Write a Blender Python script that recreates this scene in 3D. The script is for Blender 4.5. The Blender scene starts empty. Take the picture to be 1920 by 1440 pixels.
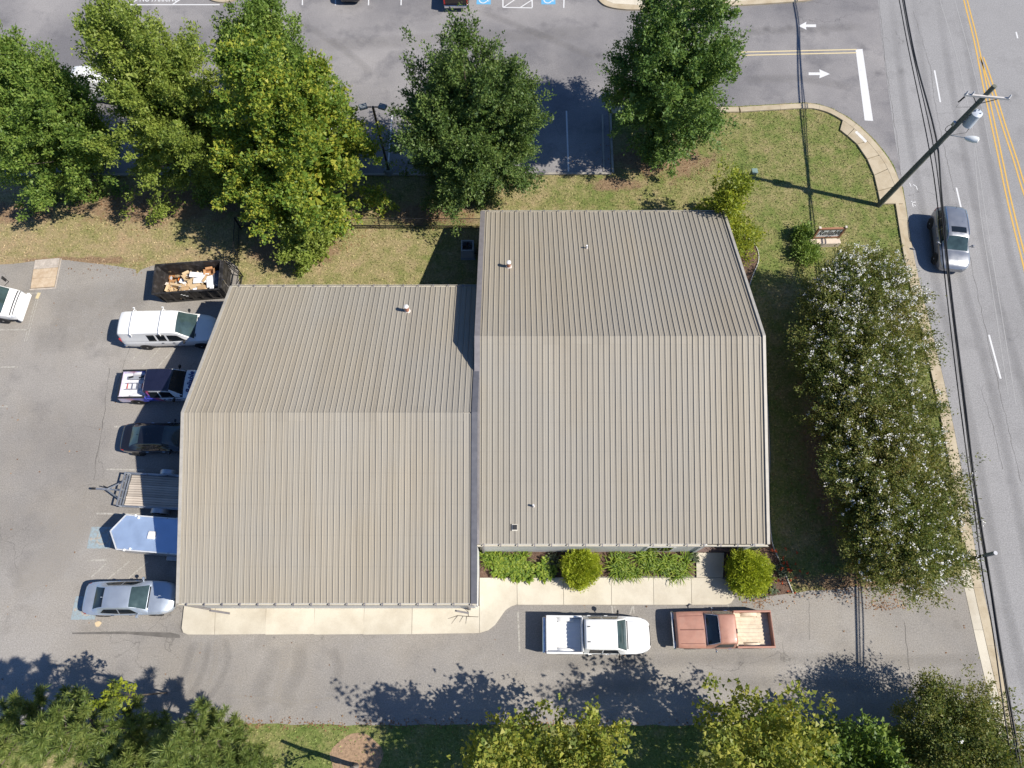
import bpy, bmesh, math, random
import numpy as np
from mathutils import Vector, Matrix

# ---------------------------------------------------------------- camera, sky, sun, exposure
R = math.radians
FT = 0.3048
FOC, TILT, CAMH = 1310.0, R(21.75), 135 * FT
SUN_AZ, SUN_EL = R(-14.0), R(46.5)

sc = bpy.context.scene
cam_d = bpy.data.cameras.new('camera')
cam = bpy.data.objects.new('camera', cam_d)
sc.collection.objects.link(cam)
sc.camera = cam
cam_d.sensor_width = 36.0
cam_d.lens = FOC / 1920 * 36.0
cam_d.clip_end = 3000
cam.location = (0, 0, CAMH)
cam.rotation_euler = (TILT, 0, 0)

world = bpy.data.worlds.new('World')
sc.world = world
world.use_nodes = True
wn = world.node_tree
sky = wn.nodes.new('ShaderNodeTexSky')
sky.sky_type = 'NISHITA'
sky.sun_disc = False
sky.sun_elevation = SUN_EL
sky.sun_rotation = R(90) - SUN_AZ
sky.altitude = 200
sky.air_density = 1.0
sky.dust_density = 0.3
sky.ozone_density = 4.0
wb = wn.nodes.new('ShaderNodeMix'); wb.data_type = 'RGBA'; wb.blend_type = 'MULTIPLY'
wb.inputs[0].default_value = 1.0
wb.inputs[7].default_value = (.82, .98, 1.20, 1)      # daylight white balance: the sun reads neutral, the sky bluer
wn.links.new(sky.outputs[0], wb.inputs[6])
wn.links.new(wb.outputs[2], wn.nodes['Background'].inputs[0])
wn.nodes['Background'].inputs[1].default_value = 0.074

sun_d = bpy.data.lights.new('sun', 'SUN')
sun_d.energy = 4.9
sun_d.angle = R(0.55)
sun_d.color = (1.0, 0.94, 0.84)
sun = bpy.data.objects.new('sun', sun_d)
sc.collection.objects.link(sun)
sdir = Vector((math.cos(SUN_EL) * math.cos(SUN_AZ), math.cos(SUN_EL) * math.sin(SUN_AZ), math.sin(SUN_EL)))
sun.rotation_euler = (-sdir).to_track_quat('-Z', 'Y').to_euler()
sun.location = (60, -15, 70)

sc.view_settings.view_transform = 'Standard'
sc.view_settings.look = 'None'
sc.view_settings.gamma = 1
sc.view_settings.use_curve_mapping = False
sc.view_settings.exposure = 0.42
sc.render.engine = 'CYCLES'
sc.cycles.max_bounces = 4
sc.cycles.diffuse_bounces = 2
sc.cycles.glossy_bounces = 2
sc.cycles.transmission_bounces = 3

# ---------------------------------------------------------------- helpers
C = sc.collection
_s, _c = math.sin(TILT), math.cos(TILT)

def G(px, py, z=0.0):
    """surveyed picture point at height z -> place on the site (metres)"""
    x = (px - 960) / FOC
    v = (720 - py) / FOC
    d = (x, v * _c + _s, v * _s - _c)
    t = (z - CAMH) / d[2]
    return Vector((d[0] * t, d[1] * t, z))

def tag(o, label=None, cat=None, group=None, kind=None):
    if label: o['label'] = label
    if cat: o['category'] = cat
    if group: o['group'] = group
    if kind: o['kind'] = kind
    return o

def thing(name, label, cat, loc=(0, 0, 0), rz=0.0, group=None):
    o = bpy.data.objects.new(name, None)
    o.empty_display_size = 0.3
    C.objects.link(o)
    o.location = loc
    o.rotation_euler = (0, 0, rz)
    return tag(o, label, cat, group)

def copy_tree(o, parent=None):
    c = o.copy()
    C.objects.link(c)
    c.parent = parent
    for ch in list(o.children):
        copy_tree(ch, c)
    return c

class MB:
    def __init__(s):
        s.v, s.f = [], []
    def add(s, vs, fs):
        n = len(s.v)
        s.v += [tuple(p) for p in vs]
        s.f += [tuple(i + n for i in f) for f in fs]
        return s
    def box(s, c, d, rz=0.0, ry=0.0, rx=0.0):
        m = Matrix.Rotation(rz, 3, 'Z') @ Matrix.Rotation(ry, 3, 'Y') @ Matrix.Rotation(rx, 3, 'X')
        vs = []
        for sx in (-.5, .5):
            for sy in (-.5, .5):
                for sz in (-.5, .5):
                    vs.append(m @ Vector((sx * d[0], sy * d[1], sz * d[2])) + Vector(c))
        return s.add(vs, [(0, 1, 3, 2), (4, 6, 7, 5), (0, 4, 5, 1), (2, 3, 7, 6), (0, 2, 6, 4), (1, 5, 7, 3)])
    def cbox(s, c, d, b=0.02, rz=0.0):
        """box with chamfered vertical and top edges"""
        x, y, z = d[0] / 2, d[1] / 2, d[2] / 2
        def ring(ix, zz):
            xx, yy = x - ix, y - ix
            k = b
            return [(-xx + k, -yy, zz), (xx - k, -yy, zz), (xx, -yy + k, zz), (xx, yy - k, zz), (xx - k, yy, zz), (-xx + k, yy, zz), (-xx, yy - k, zz), (-xx, -yy + k, zz)]
        m = Matrix.Rotation(rz, 3, 'Z')
        vs = [m @ Vector(p) + Vector(c) for p in ring(0, -z) + ring(0, z - b) + ring(b, z)]
        fs = [tuple(range(7, -1, -1))]
        for k in range(2):
            for i in range(8):
                j = (i + 1) % 8
                fs.append((k * 8 + i, k * 8 + j, k * 8 + 8 + j, k * 8 + 8 + i))
        fs.append(tuple(range(16, 24)))
        return s.add(vs, fs)
    def tube(s, p0, p1, r0, r1=None, n=8, caps=True):
        p0, p1 = Vector(p0), Vector(p1)
        r1 = r0 if r1 is None else r1
        d = (p1 - p0)
        if d.length < 1e-6: return s
        q = d.to_track_quat('Z', 'Y')
        vs = []
        for p, r in ((p0, r0), (p1, r1)):
            for i in range(n):
                a = 2 * math.pi * i / n
                vs.append(p + q @ Vector((r * math.cos(a), r * math.sin(a), 0)))
        fs = [(i, (i + 1) % n, n + (i + 1) % n, n + i) for i in range(n)]
        if caps:
            fs += [tuple(range(n - 1, -1, -1)), tuple(range(n, 2 * n))]
        return s.add(vs, fs)
    def path(s, pts, rs, n=6):
        pts = [Vector(p) for p in pts]
        if not isinstance(rs, (list, tuple)): rs = [rs] * len(pts)
        base = len(s.v)
        for k, p in enumerate(pts):
            d = pts[min(k + 1, len(pts) - 1)] - pts[max(k - 1, 0)]
            q = d.to_track_quat('Z', 'Y')
            for i in range(n):
                a = 2 * math.pi * i / n
                s.v.append(tuple(p + q @ Vector((rs[k] * math.cos(a), rs[k] * math.sin(a), 0))))
        for k in range(len(pts) - 1):
            for i in range(n):
                j = (i + 1) % n
                b0 = base + k * n
                s.f.append((b0 + i, b0 + j, b0 + n + j, b0 + n + i))
        s.f.append(tuple(base + i for i in range(n - 1, -1, -1)))
        e = base + (len(pts) - 1) * n
        s.f.append(tuple(e + i for i in range(n)))
        return s
    def poly(s, pts, z0, z1=None):
        """flat polygon sheet at z0, or a prism from z0 to z1"""
        n = len(pts)
        if z1 is None:
            return s.add([(p[0], p[1], z0) for p in pts], [tuple(range(n))])
        vs = [(p[0], p[1], z0) for p in pts] + [(p[0], p[1], z1) for p in pts]
        fs = [tuple(range(n, 2 * n))] + [(i, (i + 1) % n, n + (i + 1) % n, n + i) for i in range(n)]
        return s.add(vs, fs)
    def grid(s, rows):
        """rows: list of equal-length point lists"""
        n, m = len(rows), len(rows[0])
        vs = [p for r in rows for p in r]
        fs = [(i * m + j, i * m + j + 1, (i + 1) * m + j + 1, (i + 1) * m + j) for i in range(n - 1) for j in range(m - 1)]
        return s.add(vs, fs)
    def lathe(s, c, prof, n=16, axis='Z'):
        """prof: (r, h) pairs"""
        vs, fs = [], []
        for r, h in prof:
            for i in range(n):
                a = 2 * math.pi * i / n
                p = (r * math.cos(a), r * math.sin(a), h)
                if axis == 'Y': p = (p[0], p[2], p[1])
                if axis == 'X': p = (p[2], p[0], p[1])
                vs.append((c[0] + p[0], c[1] + p[1], c[2] + p[2]))
        for k in range(len(prof) - 1):
            for i in range(n):
                j = (i + 1) % n
                fs.append((k * n + i, k * n + j, k * n + n + j, k * n + n + i))
        fs.append(tuple(range(n)))
        fs.append(tuple(range((len(prof) - 1) * n, len(prof) * n)))
        return s.add(vs, fs)
    def mesh(s, name, smooth=False):
        me = bpy.data.meshes.new(name)
        me.from_pydata(s.v, [], s.f)
        bm = bmesh.new()
        bm.from_mesh(me)
        bmesh.ops.remove_doubles(bm, verts=bm.verts, dist=1e-5)
        bmesh.ops.recalc_face_normals(bm, faces=bm.faces)
        big = [f for f in bm.faces if len(f.verts) > 4]
        if big: bmesh.ops.triangulate(bm, faces=big)
        bm.to_mesh(me)
        bm.free()
        if smooth is not False:
            me.shade_smooth()
            try:
                me.set_sharp_from_angle(angle=R(smooth if smooth is not True else 35))
            except Exception:
                pass
        return me
    def build(s, name, mat, parent=None, smooth=False, kind=None):
        return link(name, s.mesh(name, smooth), mat, parent, kind)

def link(name, me, mat, parent=None, kind=None, loc=None, rz=None):
    if mat is not None and not me.materials: me.materials.append(mat)
    o = bpy.data.objects.new(name, me)
    C.objects.link(o)
    if parent is not None: o.parent = parent
    if kind: o['kind'] = kind
    if loc is not None: o.location = loc
    if rz is not None: o.rotation_euler = (0, 0, rz)
    return o

def flat_up(o):
    """make the faces of a sheet look up"""
    me = o.data
    bm = bmesh.new(); bm.from_mesh(me)
    for f in bm.faces:
        if f.normal.z < 0: f.normal_flip()
    bm.to_mesh(me); bm.free()
    return o

def np_mesh(name, V, F, smooth=False):
    """fast mesh from numpy: V (n,3), F (m,k)"""
    me = bpy.data.meshes.new(name)
    V = np.ascontiguousarray(V, dtype=np.float32)
    F = np.ascontiguousarray(F, dtype=np.int32)
    k = F.shape[1]
    me.vertices.add(len(V)); me.vertices.foreach_set('co', V.ravel())
    me.loops.add(F.size); me.loops.foreach_set('vertex_index', F.ravel())
    me.polygons.add(len(F))
    me.polygons.foreach_set('loop_start', np.arange(0, F.size, k, dtype=np.int32))
    me.update(calc_edges=True)
    me.validate()
    return me

# ---------------------------------------------------------------- materials
MATS = {}
def new_mat(name):
    m = bpy.data.materials.new(name)
    m.use_nodes = True
    nt = m.node_tree
    b = nt.nodes['Principled BSDF']
    return m, nt, b

def noise(nt, vec, scale, detail=4, rough=.55):
    n = nt.nodes.new('ShaderNodeTexNoise')
    n.inputs['Scale'].default_value = scale
    n.inputs['Detail'].default_value = detail
    n.inputs['Roughness'].default_value = rough
    if vec is not None: nt.links.new(vec, n.inputs['Vector'])
    return n.outputs['Fac']

def ramp(nt, fac, stops, interp='LINEAR'):
    r = nt.nodes.new('ShaderNodeValToRGB')
    cr = r.color_ramp
    cr.interpolation = interp
    while len(cr.elements) > 1: cr.elements.remove(cr.elements[-1])
    for i, (p, c) in enumerate(stops):
        e = cr.elements[0] if i == 0 else cr.elements.new(p)
        e.position = p
        e.color = (c, c, c, 1) if isinstance(c, (int, float)) else (*c, 1)
    nt.links.new(fac, r.inputs[0])
    return r.outputs[0]

def mixc(nt, fac, a, b, mode='MIX'):
    n = nt.nodes.new('ShaderNodeMix')
    n.data_type = 'RGBA'
    n.blend_type = mode
    for i, val in ((0, fac), (6, a), (7, b)):
        if isinstance(val, bpy.types.NodeSocket): nt.links.new(val, n.inputs[i])
        elif isinstance(val, (int, float)): n.inputs[i].default_value = val if i == 0 else (val, val, val, 1)
        else: n.inputs[i].default_value = (*val, 1)
    return n.outputs[2]

def math_n(nt, op, a, b=None):
    n = nt.nodes.new('ShaderNodeMath')
    n.operation = op
    for i, val in enumerate((a, b)):
        if val is None: continue
        if isinstance(val, bpy.types.NodeSocket): nt.links.new(val, n.inputs[i])
        else: n.inputs[i].default_value = val
    return n.outputs[0]

def pos(nt, scale=None):
    g = nt.nodes.new('ShaderNodeNewGeometry')
    if scale is None: return g.outputs['Position']
    mp = nt.nodes.new('ShaderNodeVectorMath'); mp.operation = 'MULTIPLY'
    nt.links.new(g.outputs['Position'], mp.inputs[0])
    mp.inputs[1].default_value = scale
    return mp.outputs[0]

def bump(nt, b, height, strength=.3, dist=.01):
    n = nt.nodes.new('ShaderNodeBump')
    n.inputs['Strength'].default_value = strength
    n.inputs['Distance'].default_value = dist
    nt.links.new(height, n.inputs['Height'])
    nt.links.new(n.outputs[0], b.inputs['Normal'])

def M(name, col, rough=.5, metal=0.0, var=.12, vscale=3.0, coat=0.0, spec=.5, dirt=None):
    """plain procedural paint / metal / wood with uneven tone"""
    if name in MATS: return MATS[name]
    m, nt, b = new_mat(name)
    p = pos(nt)
    f = noise(nt, p, vscale, 5, .6)
    lo = tuple(c * (1 - var) for c in col)
    hi = tuple(min(1, c * (1 + var)) for c in col)
    c = ramp(nt, f, [(.3, lo), (.7, hi)])
    if dirt:
        d = ramp(nt, noise(nt, p, vscale * .7, 6, .7), [(.5, 0), (.75, dirt[1])])
        c = mixc(nt, d, c, dirt[0])
    nt.links.new(c, b.inputs['Base Color'])
    rr = ramp(nt, f, [(.3, max(0, rough - .06)), (.7, min(1, rough + .08))])
    nt.links.new(rr, b.inputs['Roughness'])
    b.inputs['Metallic'].default_value = metal
    b.inputs['Coat Weight'].default_value = coat
    b.inputs['Coat Roughness'].default_value = .06
    b.inputs['Specular IOR Level'].default_value = spec
    MATS[name] = m
    return m

def asphalt(name, base, patch, stain, warm=None, seed=0.0):
    m, nt, b = new_mat(name)
    p = pos(nt)
    off = nt.nodes.new('ShaderNodeVectorMath'); off.operation = 'ADD'
    nt.links.new(p, off.inputs[0]); off.inputs[1].default_value = (seed, seed * 1.7, 0)
    p = off.outputs[0]
    big = noise(nt, p, .09, 5, .6)
    mid = noise(nt, p, .45, 6, .65)
    fine = noise(nt, p, 17, 3, .75)
    spk = noise(nt, p, 11, 2, .6)
    c = mixc(nt, ramp(nt, big, [(.36, 0), (.64, 1)]), base, patch)
    c = mixc(nt, ramp(nt, mid, [(.52, 0), (.72, .7)]), c, stain)
    if warm:
        c = mixc(nt, ramp(nt, noise(nt, p, .2, 4, .6), [(.45, 0), (.7, .6)]), c, warm)
    c = mixc(nt, 1.0, c, ramp(nt, fine, [(.25, .66), (.52, 1.0), (.8, 1.38)]), 'MULTIPLY')
    c = mixc(nt, 1.0, c, ramp(nt, spk, [(.2, .86), (.8, 1.12)]), 'MULTIPLY')
    # oil drips
    vs = nt.nodes.new('ShaderNodeTexVoronoi'); vs.inputs['Scale'].default_value = .42
    nt.links.new(p, vs.inputs['Vector'])
    dd = math_n(nt, 'ADD', vs.outputs['Distance'], math_n(nt, 'MULTIPLY', noise(nt, p, 2.5, 5, .7), .22))
    sp_ = ramp(nt, dd, [(.12, .55), (.30, 0)])
    gate2 = ramp(nt, vs.outputs['Color'], [(.55, 0), (.62, 1)])
    c = mixc(nt, math_n(nt, 'MULTIPLY', sp_, gate2), c, tuple(v * .6 for v in stain))
    # hairline cracks
    vo = nt.nodes.new('ShaderNodeTexVoronoi'); vo.feature = 'DISTANCE_TO_EDGE'
    vo.inputs['Scale'].default_value = .16
    wob = nt.nodes.new('ShaderNodeVectorMath'); wob.operation = 'ADD'
    nz = nt.nodes.new('ShaderNodeTexNoise'); nz.inputs['Scale'].default_value = .8; nz.inputs['Detail'].default_value = 5
    nt.links.new(p, nz.inputs['Vector'])
    sc_ = nt.nodes.new('ShaderNodeVectorMath'); sc_.operation = 'SCALE'; sc_.inputs['Scale'].default_value = 1.6
    nt.links.new(nz.outputs['Color'], sc_.inputs[0])
    nt.links.new(p, wob.inputs[0]); nt.links.new(sc_.outputs[0], wob.inputs[1])
    nt.links.new(wob.outputs[0], vo.inputs['Vector'])
    crack = ramp(nt, vo.outputs['Distance'], [(0, 1), (.0035, 0)])
    gate = ramp(nt, noise(nt, p, .12, 2), [(.52, 0), (.6, .55)])
    c = mixc(nt, math_n(nt, 'MULTIPLY', crack, gate), c, tuple(v * .35 for v in base))
    nt.links.new(c, b.inputs['Base Color'])
    b.inputs['Roughness'].default_value = .9
    b.inputs['Specular IOR Level'].default_value = .25
    bump(nt, b, fine, .35, .008)
    return m

CLAY = [(1235, 296, 4.6, 2.0), (300, 382, 8.0, 1.9), (800, 400, 4.5, 1.0), (605, 470, 1.3, 1.1), (1570, 880, 2.2, 6.5), (1600, 1092, 4.0, .8), (520, 470, 2.4, 1.6), (1150, 345, 2.2, .7), (150, 488, 5.0, .35), (20, 400, 4.0, 1.0)]
def lawn_color(nt, p):
    n1 = noise(nt, p, .25, 6, .65)
    n2 = noise(nt, p, 1.1, 6, .72)
    n3 = noise(nt, p, 7, 4, .75)
    sx = nt.nodes.new('ShaderNodeSeparateXYZ'); nt.links.new(p, sx.inputs[0])
    def rng_(sock, a, b, c, d):
        m = nt.nodes.new('ShaderNodeMapRange'); nt.links.new(sock, m.inputs[0])
        for i, v in zip((1, 2, 3, 4), (a, b, c, d)): m.inputs[i].default_value = v
        return m.outputs[0]
    east = rng_(sx.outputs[0], -28, 24, .125, .0)
    south = rng_(sx.outputs[1], 2, -3, 0, -.10)
    dry = math_n(nt, 'ADD', math_n(nt, 'MULTIPLY', n1, .45), math_n(nt, 'MULTIPLY', n2, .55))
    dry = math_n(nt, 'ADD', math_n(nt, 'ADD', dry, east), south)
    dry = math_n(nt, 'ADD', dry, math_n(nt, 'MULTIPLY', math_n(nt, 'SUBTRACT', n3, .5), .22))
    c = ramp(nt, dry, [(.32, (.115, .168, .040)), (.44, (.172, .212, .060)), (.52, (.238, .238, .090)), (.60, (.325, .282, .135)), (.68, (.385, .305, .172)), (.78, (.41, .295, .18))])
    c = mixc(nt, 1.0, c, ramp(nt, n3, [(.28, .66), (.72, 1.28)]), 'MULTIPLY')
    # bare clay showing through under the trees and along worn edges
    nz = math_n(nt, 'MULTIPLY', math_n(nt, 'SUBTRACT', noise(nt, p, .9, 5, .7), .5), 2.4)
    tot = None
    for cx, cy, rx, ry in CLAY:
        q = G(cx, cy)
        a = math_n(nt, 'MULTIPLY', math_n(nt, 'SUBTRACT', sx.outputs[0], q.x), 1 / rx)
        b = math_n(nt, 'MULTIPLY', math_n(nt, 'SUBTRACT', sx.outputs[1], q.y), 1 / ry)
        d = math_n(nt, 'SQRT', math_n(nt, 'ADD', math_n(nt, 'MULTIPLY', a, a), math_n(nt, 'MULTIPLY', b, b)))
        tot = d if tot is None else math_n(nt, 'MINIMUM', tot, d)
    clay = ramp(nt, math_n(nt, 'ADD', tot, nz), [(.55, .92), (1.25, 0)])
    cc_ = ramp(nt, noise(nt, p, 5, 5, .7), [(.3, (.20, .128, .078)), (.55, (.30, .205, .13)), (.75, (.38, .285, .19))])
    return mixc(nt, clay, c, cc_)

def lawn_mat():
    m, nt, b = new_mat('lawn_soil_and_turf')
    c = lawn_color(nt, pos(nt))
    c = mixc(nt, 1.0, c, .85, 'MULTIPLY')
    nt.links.new(c, b.inputs['Base Color'])
    b.inputs['Roughness'].default_value = .95
    b.inputs['Specular IOR Level'].default_value = .1
    bump(nt, b, noise(nt, pos(nt), 14, 4, .7), .6, .04)
    return m

def island(nt):
    g = nt.nodes.new('ShaderNodeNewGeometry')
    return g.outputs['Random Per Island']

def blade_mat():
    m, nt, b = new_mat('grass_blade')
    c = lawn_color(nt, pos(nt))
    c = mixc(nt, 1.0, c, ramp(nt, island(nt), [(0, .6), (.5, 1.05), (1, 1.55)]), 'MULTIPLY')
    nt.links.new(c, b.inputs['Base Color'])
    b.inputs['Roughness'].default_value = .7
    b.inputs['Specular IOR Level'].default_value = .2
    return m

def leaf_mat(name, stops, trans=.3, cl=.55, rough=.5):
    m, nt, b = new_mat(name)
    p = pos(nt)
    r = island(nt)
    n = noise(nt, p, cl, 3, .6)
    f = math_n(nt, 'ADD', math_n(nt, 'MULTIPLY', r, .45), math_n(nt, 'MULTIPLY', n, .6))
    c = ramp(nt, f, stops)
    nt.links.new(c, b.inputs['Base Color'])
    b.inputs['Roughness'].default_value = rough
    b.inputs['Specular IOR Level'].default_value = .35
    t = nt.nodes.new('ShaderNodeBsdfTranslucent')
    tc = mixc(nt, 1.0, c, (1.15, 1.1, .5), 'MULTIPLY')
    nt.links.new(tc, t.inputs[0])
    mx = nt.nodes.new('ShaderNodeMixShader')
    mx.inputs[0].default_value = trans
    nt.links.new(b.outputs[0], mx.inputs[1]); nt.links.new(t.outputs[0], mx.inputs[2])
    nt.links.new(mx.outputs[0], nt.nodes['Material Output'].inputs[0])
    return m

def roof_mat():
    m, nt, b = new_mat('stone_painted_steel_roof')
    st = noise(nt, pos(nt, (1.6, .06, .06)), 1.0, 5, .6)
    bl = noise(nt, pos(nt), .12, 3, .5)
    fi = noise(nt, pos(nt, (9, .5, .5)), 1.0, 4, .7)
    oi = nt.nodes.new('ShaderNodeObjectInfo')
    c = ramp(nt, st, [(.3, (.305, .268, .210)), (.5, (.338, .299, .237)), (.7, (.345, .311, .254))])
    c = mixc(nt, ramp(nt, bl, [(.42, 0), (.65, .5)]), c, (.300, .288, .262))
    c = mixc(nt, 1.0, c, ramp(nt, oi.outputs['Random'], [(0, .965), (1, 1.03)]), 'MULTIPLY')
    c = mixc(nt, 1.0, c, ramp(nt, fi, [(.3, .95), (.7, 1.04)]), 'MULTIPLY')
    # long rain streaks running down the slope
    stk = ramp(nt, noise(nt, pos(nt, (2.6, .10, .10)), 1.0, 6, .7), [(.50, 1.0), (.68, .955), (.8, .92)])
    c = mixc(nt, 1.0, c, stk, 'MULTIPLY')
    # faint rows where the fasteners and purlins run
    sx = nt.nodes.new('ShaderNodeSeparateXYZ'); nt.links.new(pos(nt), sx.inputs[0])
    w = math_n(nt, 'FRACT', math_n(nt, 'MULTIPLY', sx.outputs[1], 1 / 1.52))
    row = ramp(nt, w, [(0, .965), (.03, .965), (.05, 1), (1, 1)])
    c = mixc(nt, 1.0, c, row, 'MULTIPLY')
    nt.links.new(c, b.inputs['Base Color'])
    b.inputs['Roughness'].default_value = .55
    b.inputs['Specular IOR Level'].default_value = .35
    return m

def concrete(name, base, dark, scale=.5):
    m, nt, b = new_mat(name)
    p = pos(nt)
    oi = nt.nodes.new('ShaderNodeObjectInfo')
    c = mixc(nt, ramp(nt, noise(nt, p, scale, 6, .65), [(.42, 0), (.72, 1)]), base, dark)
    c = mixc(nt, 1.0, c, ramp(nt, noise(nt, p, 25, 3, .6), [(.3, .93), (.7, 1.05)]), 'MULTIPLY')
    c = mixc(nt, 1.0, c, ramp(nt, oi.outputs['Random'], [(0, .93), (1, 1.04)]), 'MULTIPLY')
    nt.links.new(c, b.inputs['Base Color'])
    b.inputs['Roughness'].default_value = .85
    b.inputs['Specular IOR Level'].default_value = .25
    bump(nt, b, noise(nt, p, 40, 3, .6), .2, .004)
    return m

def paint_mark(name, col, under, cover=.5):
    m, nt, b = new_mat(name)
    p = pos(nt)
    w = ramp(nt, noise(nt, p, 7, 6, .75), [(cover - .08, 0), (cover + .12, 1)])
    nt.links.new(mixc(nt, w, col, under), b.inputs['Base Color'])
    b.inputs['Roughness'].default_value = .8
    return m

def mulch_mat(name, a, b_, c_):
    m, nt, b = new_mat(name)
    p = pos(nt)
    f = noise(nt, p, 12, 6, .75)
    c = ramp(nt, f, [(.3, a), (.5, b_), (.72, c_)])
    c = mixc(nt, 1.0, c, ramp(nt, noise(nt, p, .8, 4), [(.3, .75), (.7, 1.2)]), 'MULTIPLY')
    nt.links.new(c, b.inputs['Base Color'])
    b.inputs['Roughness'].default_value = .95
    bump(nt, b, f, .9, .05)
    return m

def wrap_mat():
    """vinyl wrap of the service pickup: white nose, red flick, blue and lilac tail (object space)"""
    m, nt, b = new_mat('service_truck_wrap')
    tc = nt.nodes.new('ShaderNodeTexCoord')
    sx = nt.nodes.new('ShaderNodeSeparateXYZ'); nt.links.new(tc.outputs['Object'], sx.inputs[0])
    k = math_n(nt, 'ADD', sx.outputs[0], math_n(nt, 'MULTIPLY', sx.outputs[2], .55))
    k = math_n(nt, 'ADD', k, math_n(nt, 'MULTIPLY', noise(nt, tc.outputs['Object'], 1.3, 3), .5))
    k = math_n(nt, 'ADD', math_n(nt, 'MULTIPLY', k, 1 / 6.0), .5)
    c = ramp(nt, k, [(0, (.62, .56, .72)), (.22, (.6, .55, .75)), (.3, (.55, .2, .3)), (.34, (.12, .12, .55)), (.52, (.05, .07, .45)), (.58, (.7, .1, .12)), (.61, (.75, .78, .82)), (1, (.75, .78, .82))])
    nt.links.new(c, b.inputs['Base Color'])
    b.inputs['Roughness'].default_value = .25
    b.inputs['Coat Weight'].default_value = .6
    return m

def wood_mat(name, a, b_, scale=(.8, 14, 6)):
    m, nt, b = new_mat(name)
    tc = nt.nodes.new('ShaderNodeTexCoord')
    mp = nt.nodes.new('ShaderNodeVectorMath'); mp.operation = 'MULTIPLY'
    nt.links.new(tc.outputs['Object'], mp.inputs[0]); mp.inputs[1].default_value = scale
    oi = nt.nodes.new('ShaderNodeObjectInfo')
    c = ramp(nt, noise(nt, mp.outputs[0], 1.2, 6, .7), [(.3, a), (.7, b_)])
    c = mixc(nt, 1.0, c, ramp(nt, oi.outputs['Random'], [(0, .78), (1, 1.15)]), 'MULTIPLY')
    nt.links.new(c, b.inputs['Base Color'])
    b.inputs['Roughness'].default_value = .85
    return m

MATS['lot'] = asphalt('worn_tan_asphalt', (.235, .219, .202), (.325, .304, .280), (.195, .183, .172), (.300, .268, .225))
MATS['upper'] = asphalt('grey_sealed_asphalt', (.165, .160, .168), (.305, .290, .285), (.125, .122, .132), seed=31.0)
MATS['road'] = asphalt('road_asphalt', (.265, .260, .260), (.300, .294, .294), (.225, .220, .220), seed=77.0)
MATS['lawn'] = lawn_mat()
MATS['blade'] = blade_mat()
MATS['roof'] = roof_mat()
MATS['walk'] = concrete('pale_walk_concrete', (.60, .55, .45), (.46, .405, .315))
MATS['kerb'] = concrete('old_kerb_concrete', (.47, .40, .29), (.36, .29, .19), 1.2)
MATS['kerb_grey'] = concrete('grey_kerb_concrete', (.40, .37, .32), (.28, .26, .23), 1.0)
MATS['white_mark'] = paint_mark('white_road_paint', (.62, .62, .62), (.30, .28, .26), .66)
MATS['worn_mark'] = paint_mark('worn_white_paint', (.42, .40, .36), (.25, .23, .20), .5)
MATS['yellow_mark'] = paint_mark('yellow_road_paint', (.60, .36, .07), (.30, .25, .17), .62)
MATS['pale_yellow_mark'] = paint_mark('pale_yellow_road_paint', (.60, .50, .30), (.25, .22, .18), .68)
MATS['blue_mark'] = paint_mark('blue_stall_paint', (.12, .36, .58), (.2, .25, .3), .72)
MATS['worn_blue_mark'] = paint_mark('worn_blue_stall_paint', (.28, .36, .40), (.26, .25, .23), .52)
MATS['crack'] = M('tar_crack', (.105, .098, .09), .9)
MATS['mulch'] = mulch_mat('bark_mulch', (.05, .028, .018), (.12, .072, .05), (.22, .145, .105))
MATS['dirt'] = mulch_mat('red_clay_soil', (.16, .085, .045), (.26, .145, .085), (.36, .225, .14))
MATS['black_rubber'] = M('tyre_rubber', (.018, .018, .018), .85)
MATS['rim'] = M('alloy_rim', (.55, .55, .56), .35, .8)
MATS['glass'] = M('tinted_auto_glass', (.040, .066, .070), .05, 0, .35, 1.5, spec=.7)
MATS['dark_glass'] = M('dark_auto_glass', (.012, .016, .02), .05, 0, .2, 1.2, spec=.6)
MATS['blackplastic'] = M('black_trim_plastic', (.02, .02, .022), .5)
MATS['red_lamp'] = M('red_lamp_lens', (.45, .02, .02), .15, spec=.6)
MATS['clear_lamp'] = M('clear_lamp_lens', (.5, .52, .55), .1, .3)
MATS['chrome'] = M('chrome_trim', (.75, .76, .78), .15, 1.0)
MATS['steel'] = M('galvanised_steel', (.42, .44, .47), .4, .7)
MATS['black_steel'] = M('black_painted_steel', (.02, .02, .022), .5)
MATS['bark'] = M('grey_brown_bark', (.12, .095, .075), .9, 0, .4, 9)
MATS['smooth_bark'] = M('smooth_tan_bark', (.22, .165, .12), .8, 0, .35, 6)

MATS['leaf_oak'] = leaf_mat('oak_leaf', [(.2, (0.063, 0.122, 0.025)), (.5, (0.157, 0.251, 0.047)), (.75, (0.259, 0.345, 0.071)), (.95, (0.353, 0.384, 0.094))], .35)
MATS['leaf_dark'] = leaf_mat('dark_oak_leaf', [(.2, (0.040, 0.082, 0.024)), (.5, (0.099, 0.164, 0.038)), (.8, (0.175, 0.233, 0.058)), (.97, (0.269, 0.284, 0.087))], .28)
MATS['leaf_dark2'] = leaf_mat('deep_green_leaf', [(.2, (0.047, 0.103, 0.028)), (.5, (0.122, 0.212, 0.047)), (.8, (0.212, 0.298, 0.069)), (.97, (0.314, 0.345, 0.094))], .3)
MATS['leaf_light'] = leaf_mat('light_green_leaf', [(.2, (0.105, 0.164, 0.030)), (.5, (0.224, 0.299, 0.054)), (.8, (0.344, 0.397, 0.083)), (.97, (0.434, 0.434, 0.113))], .38)
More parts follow.
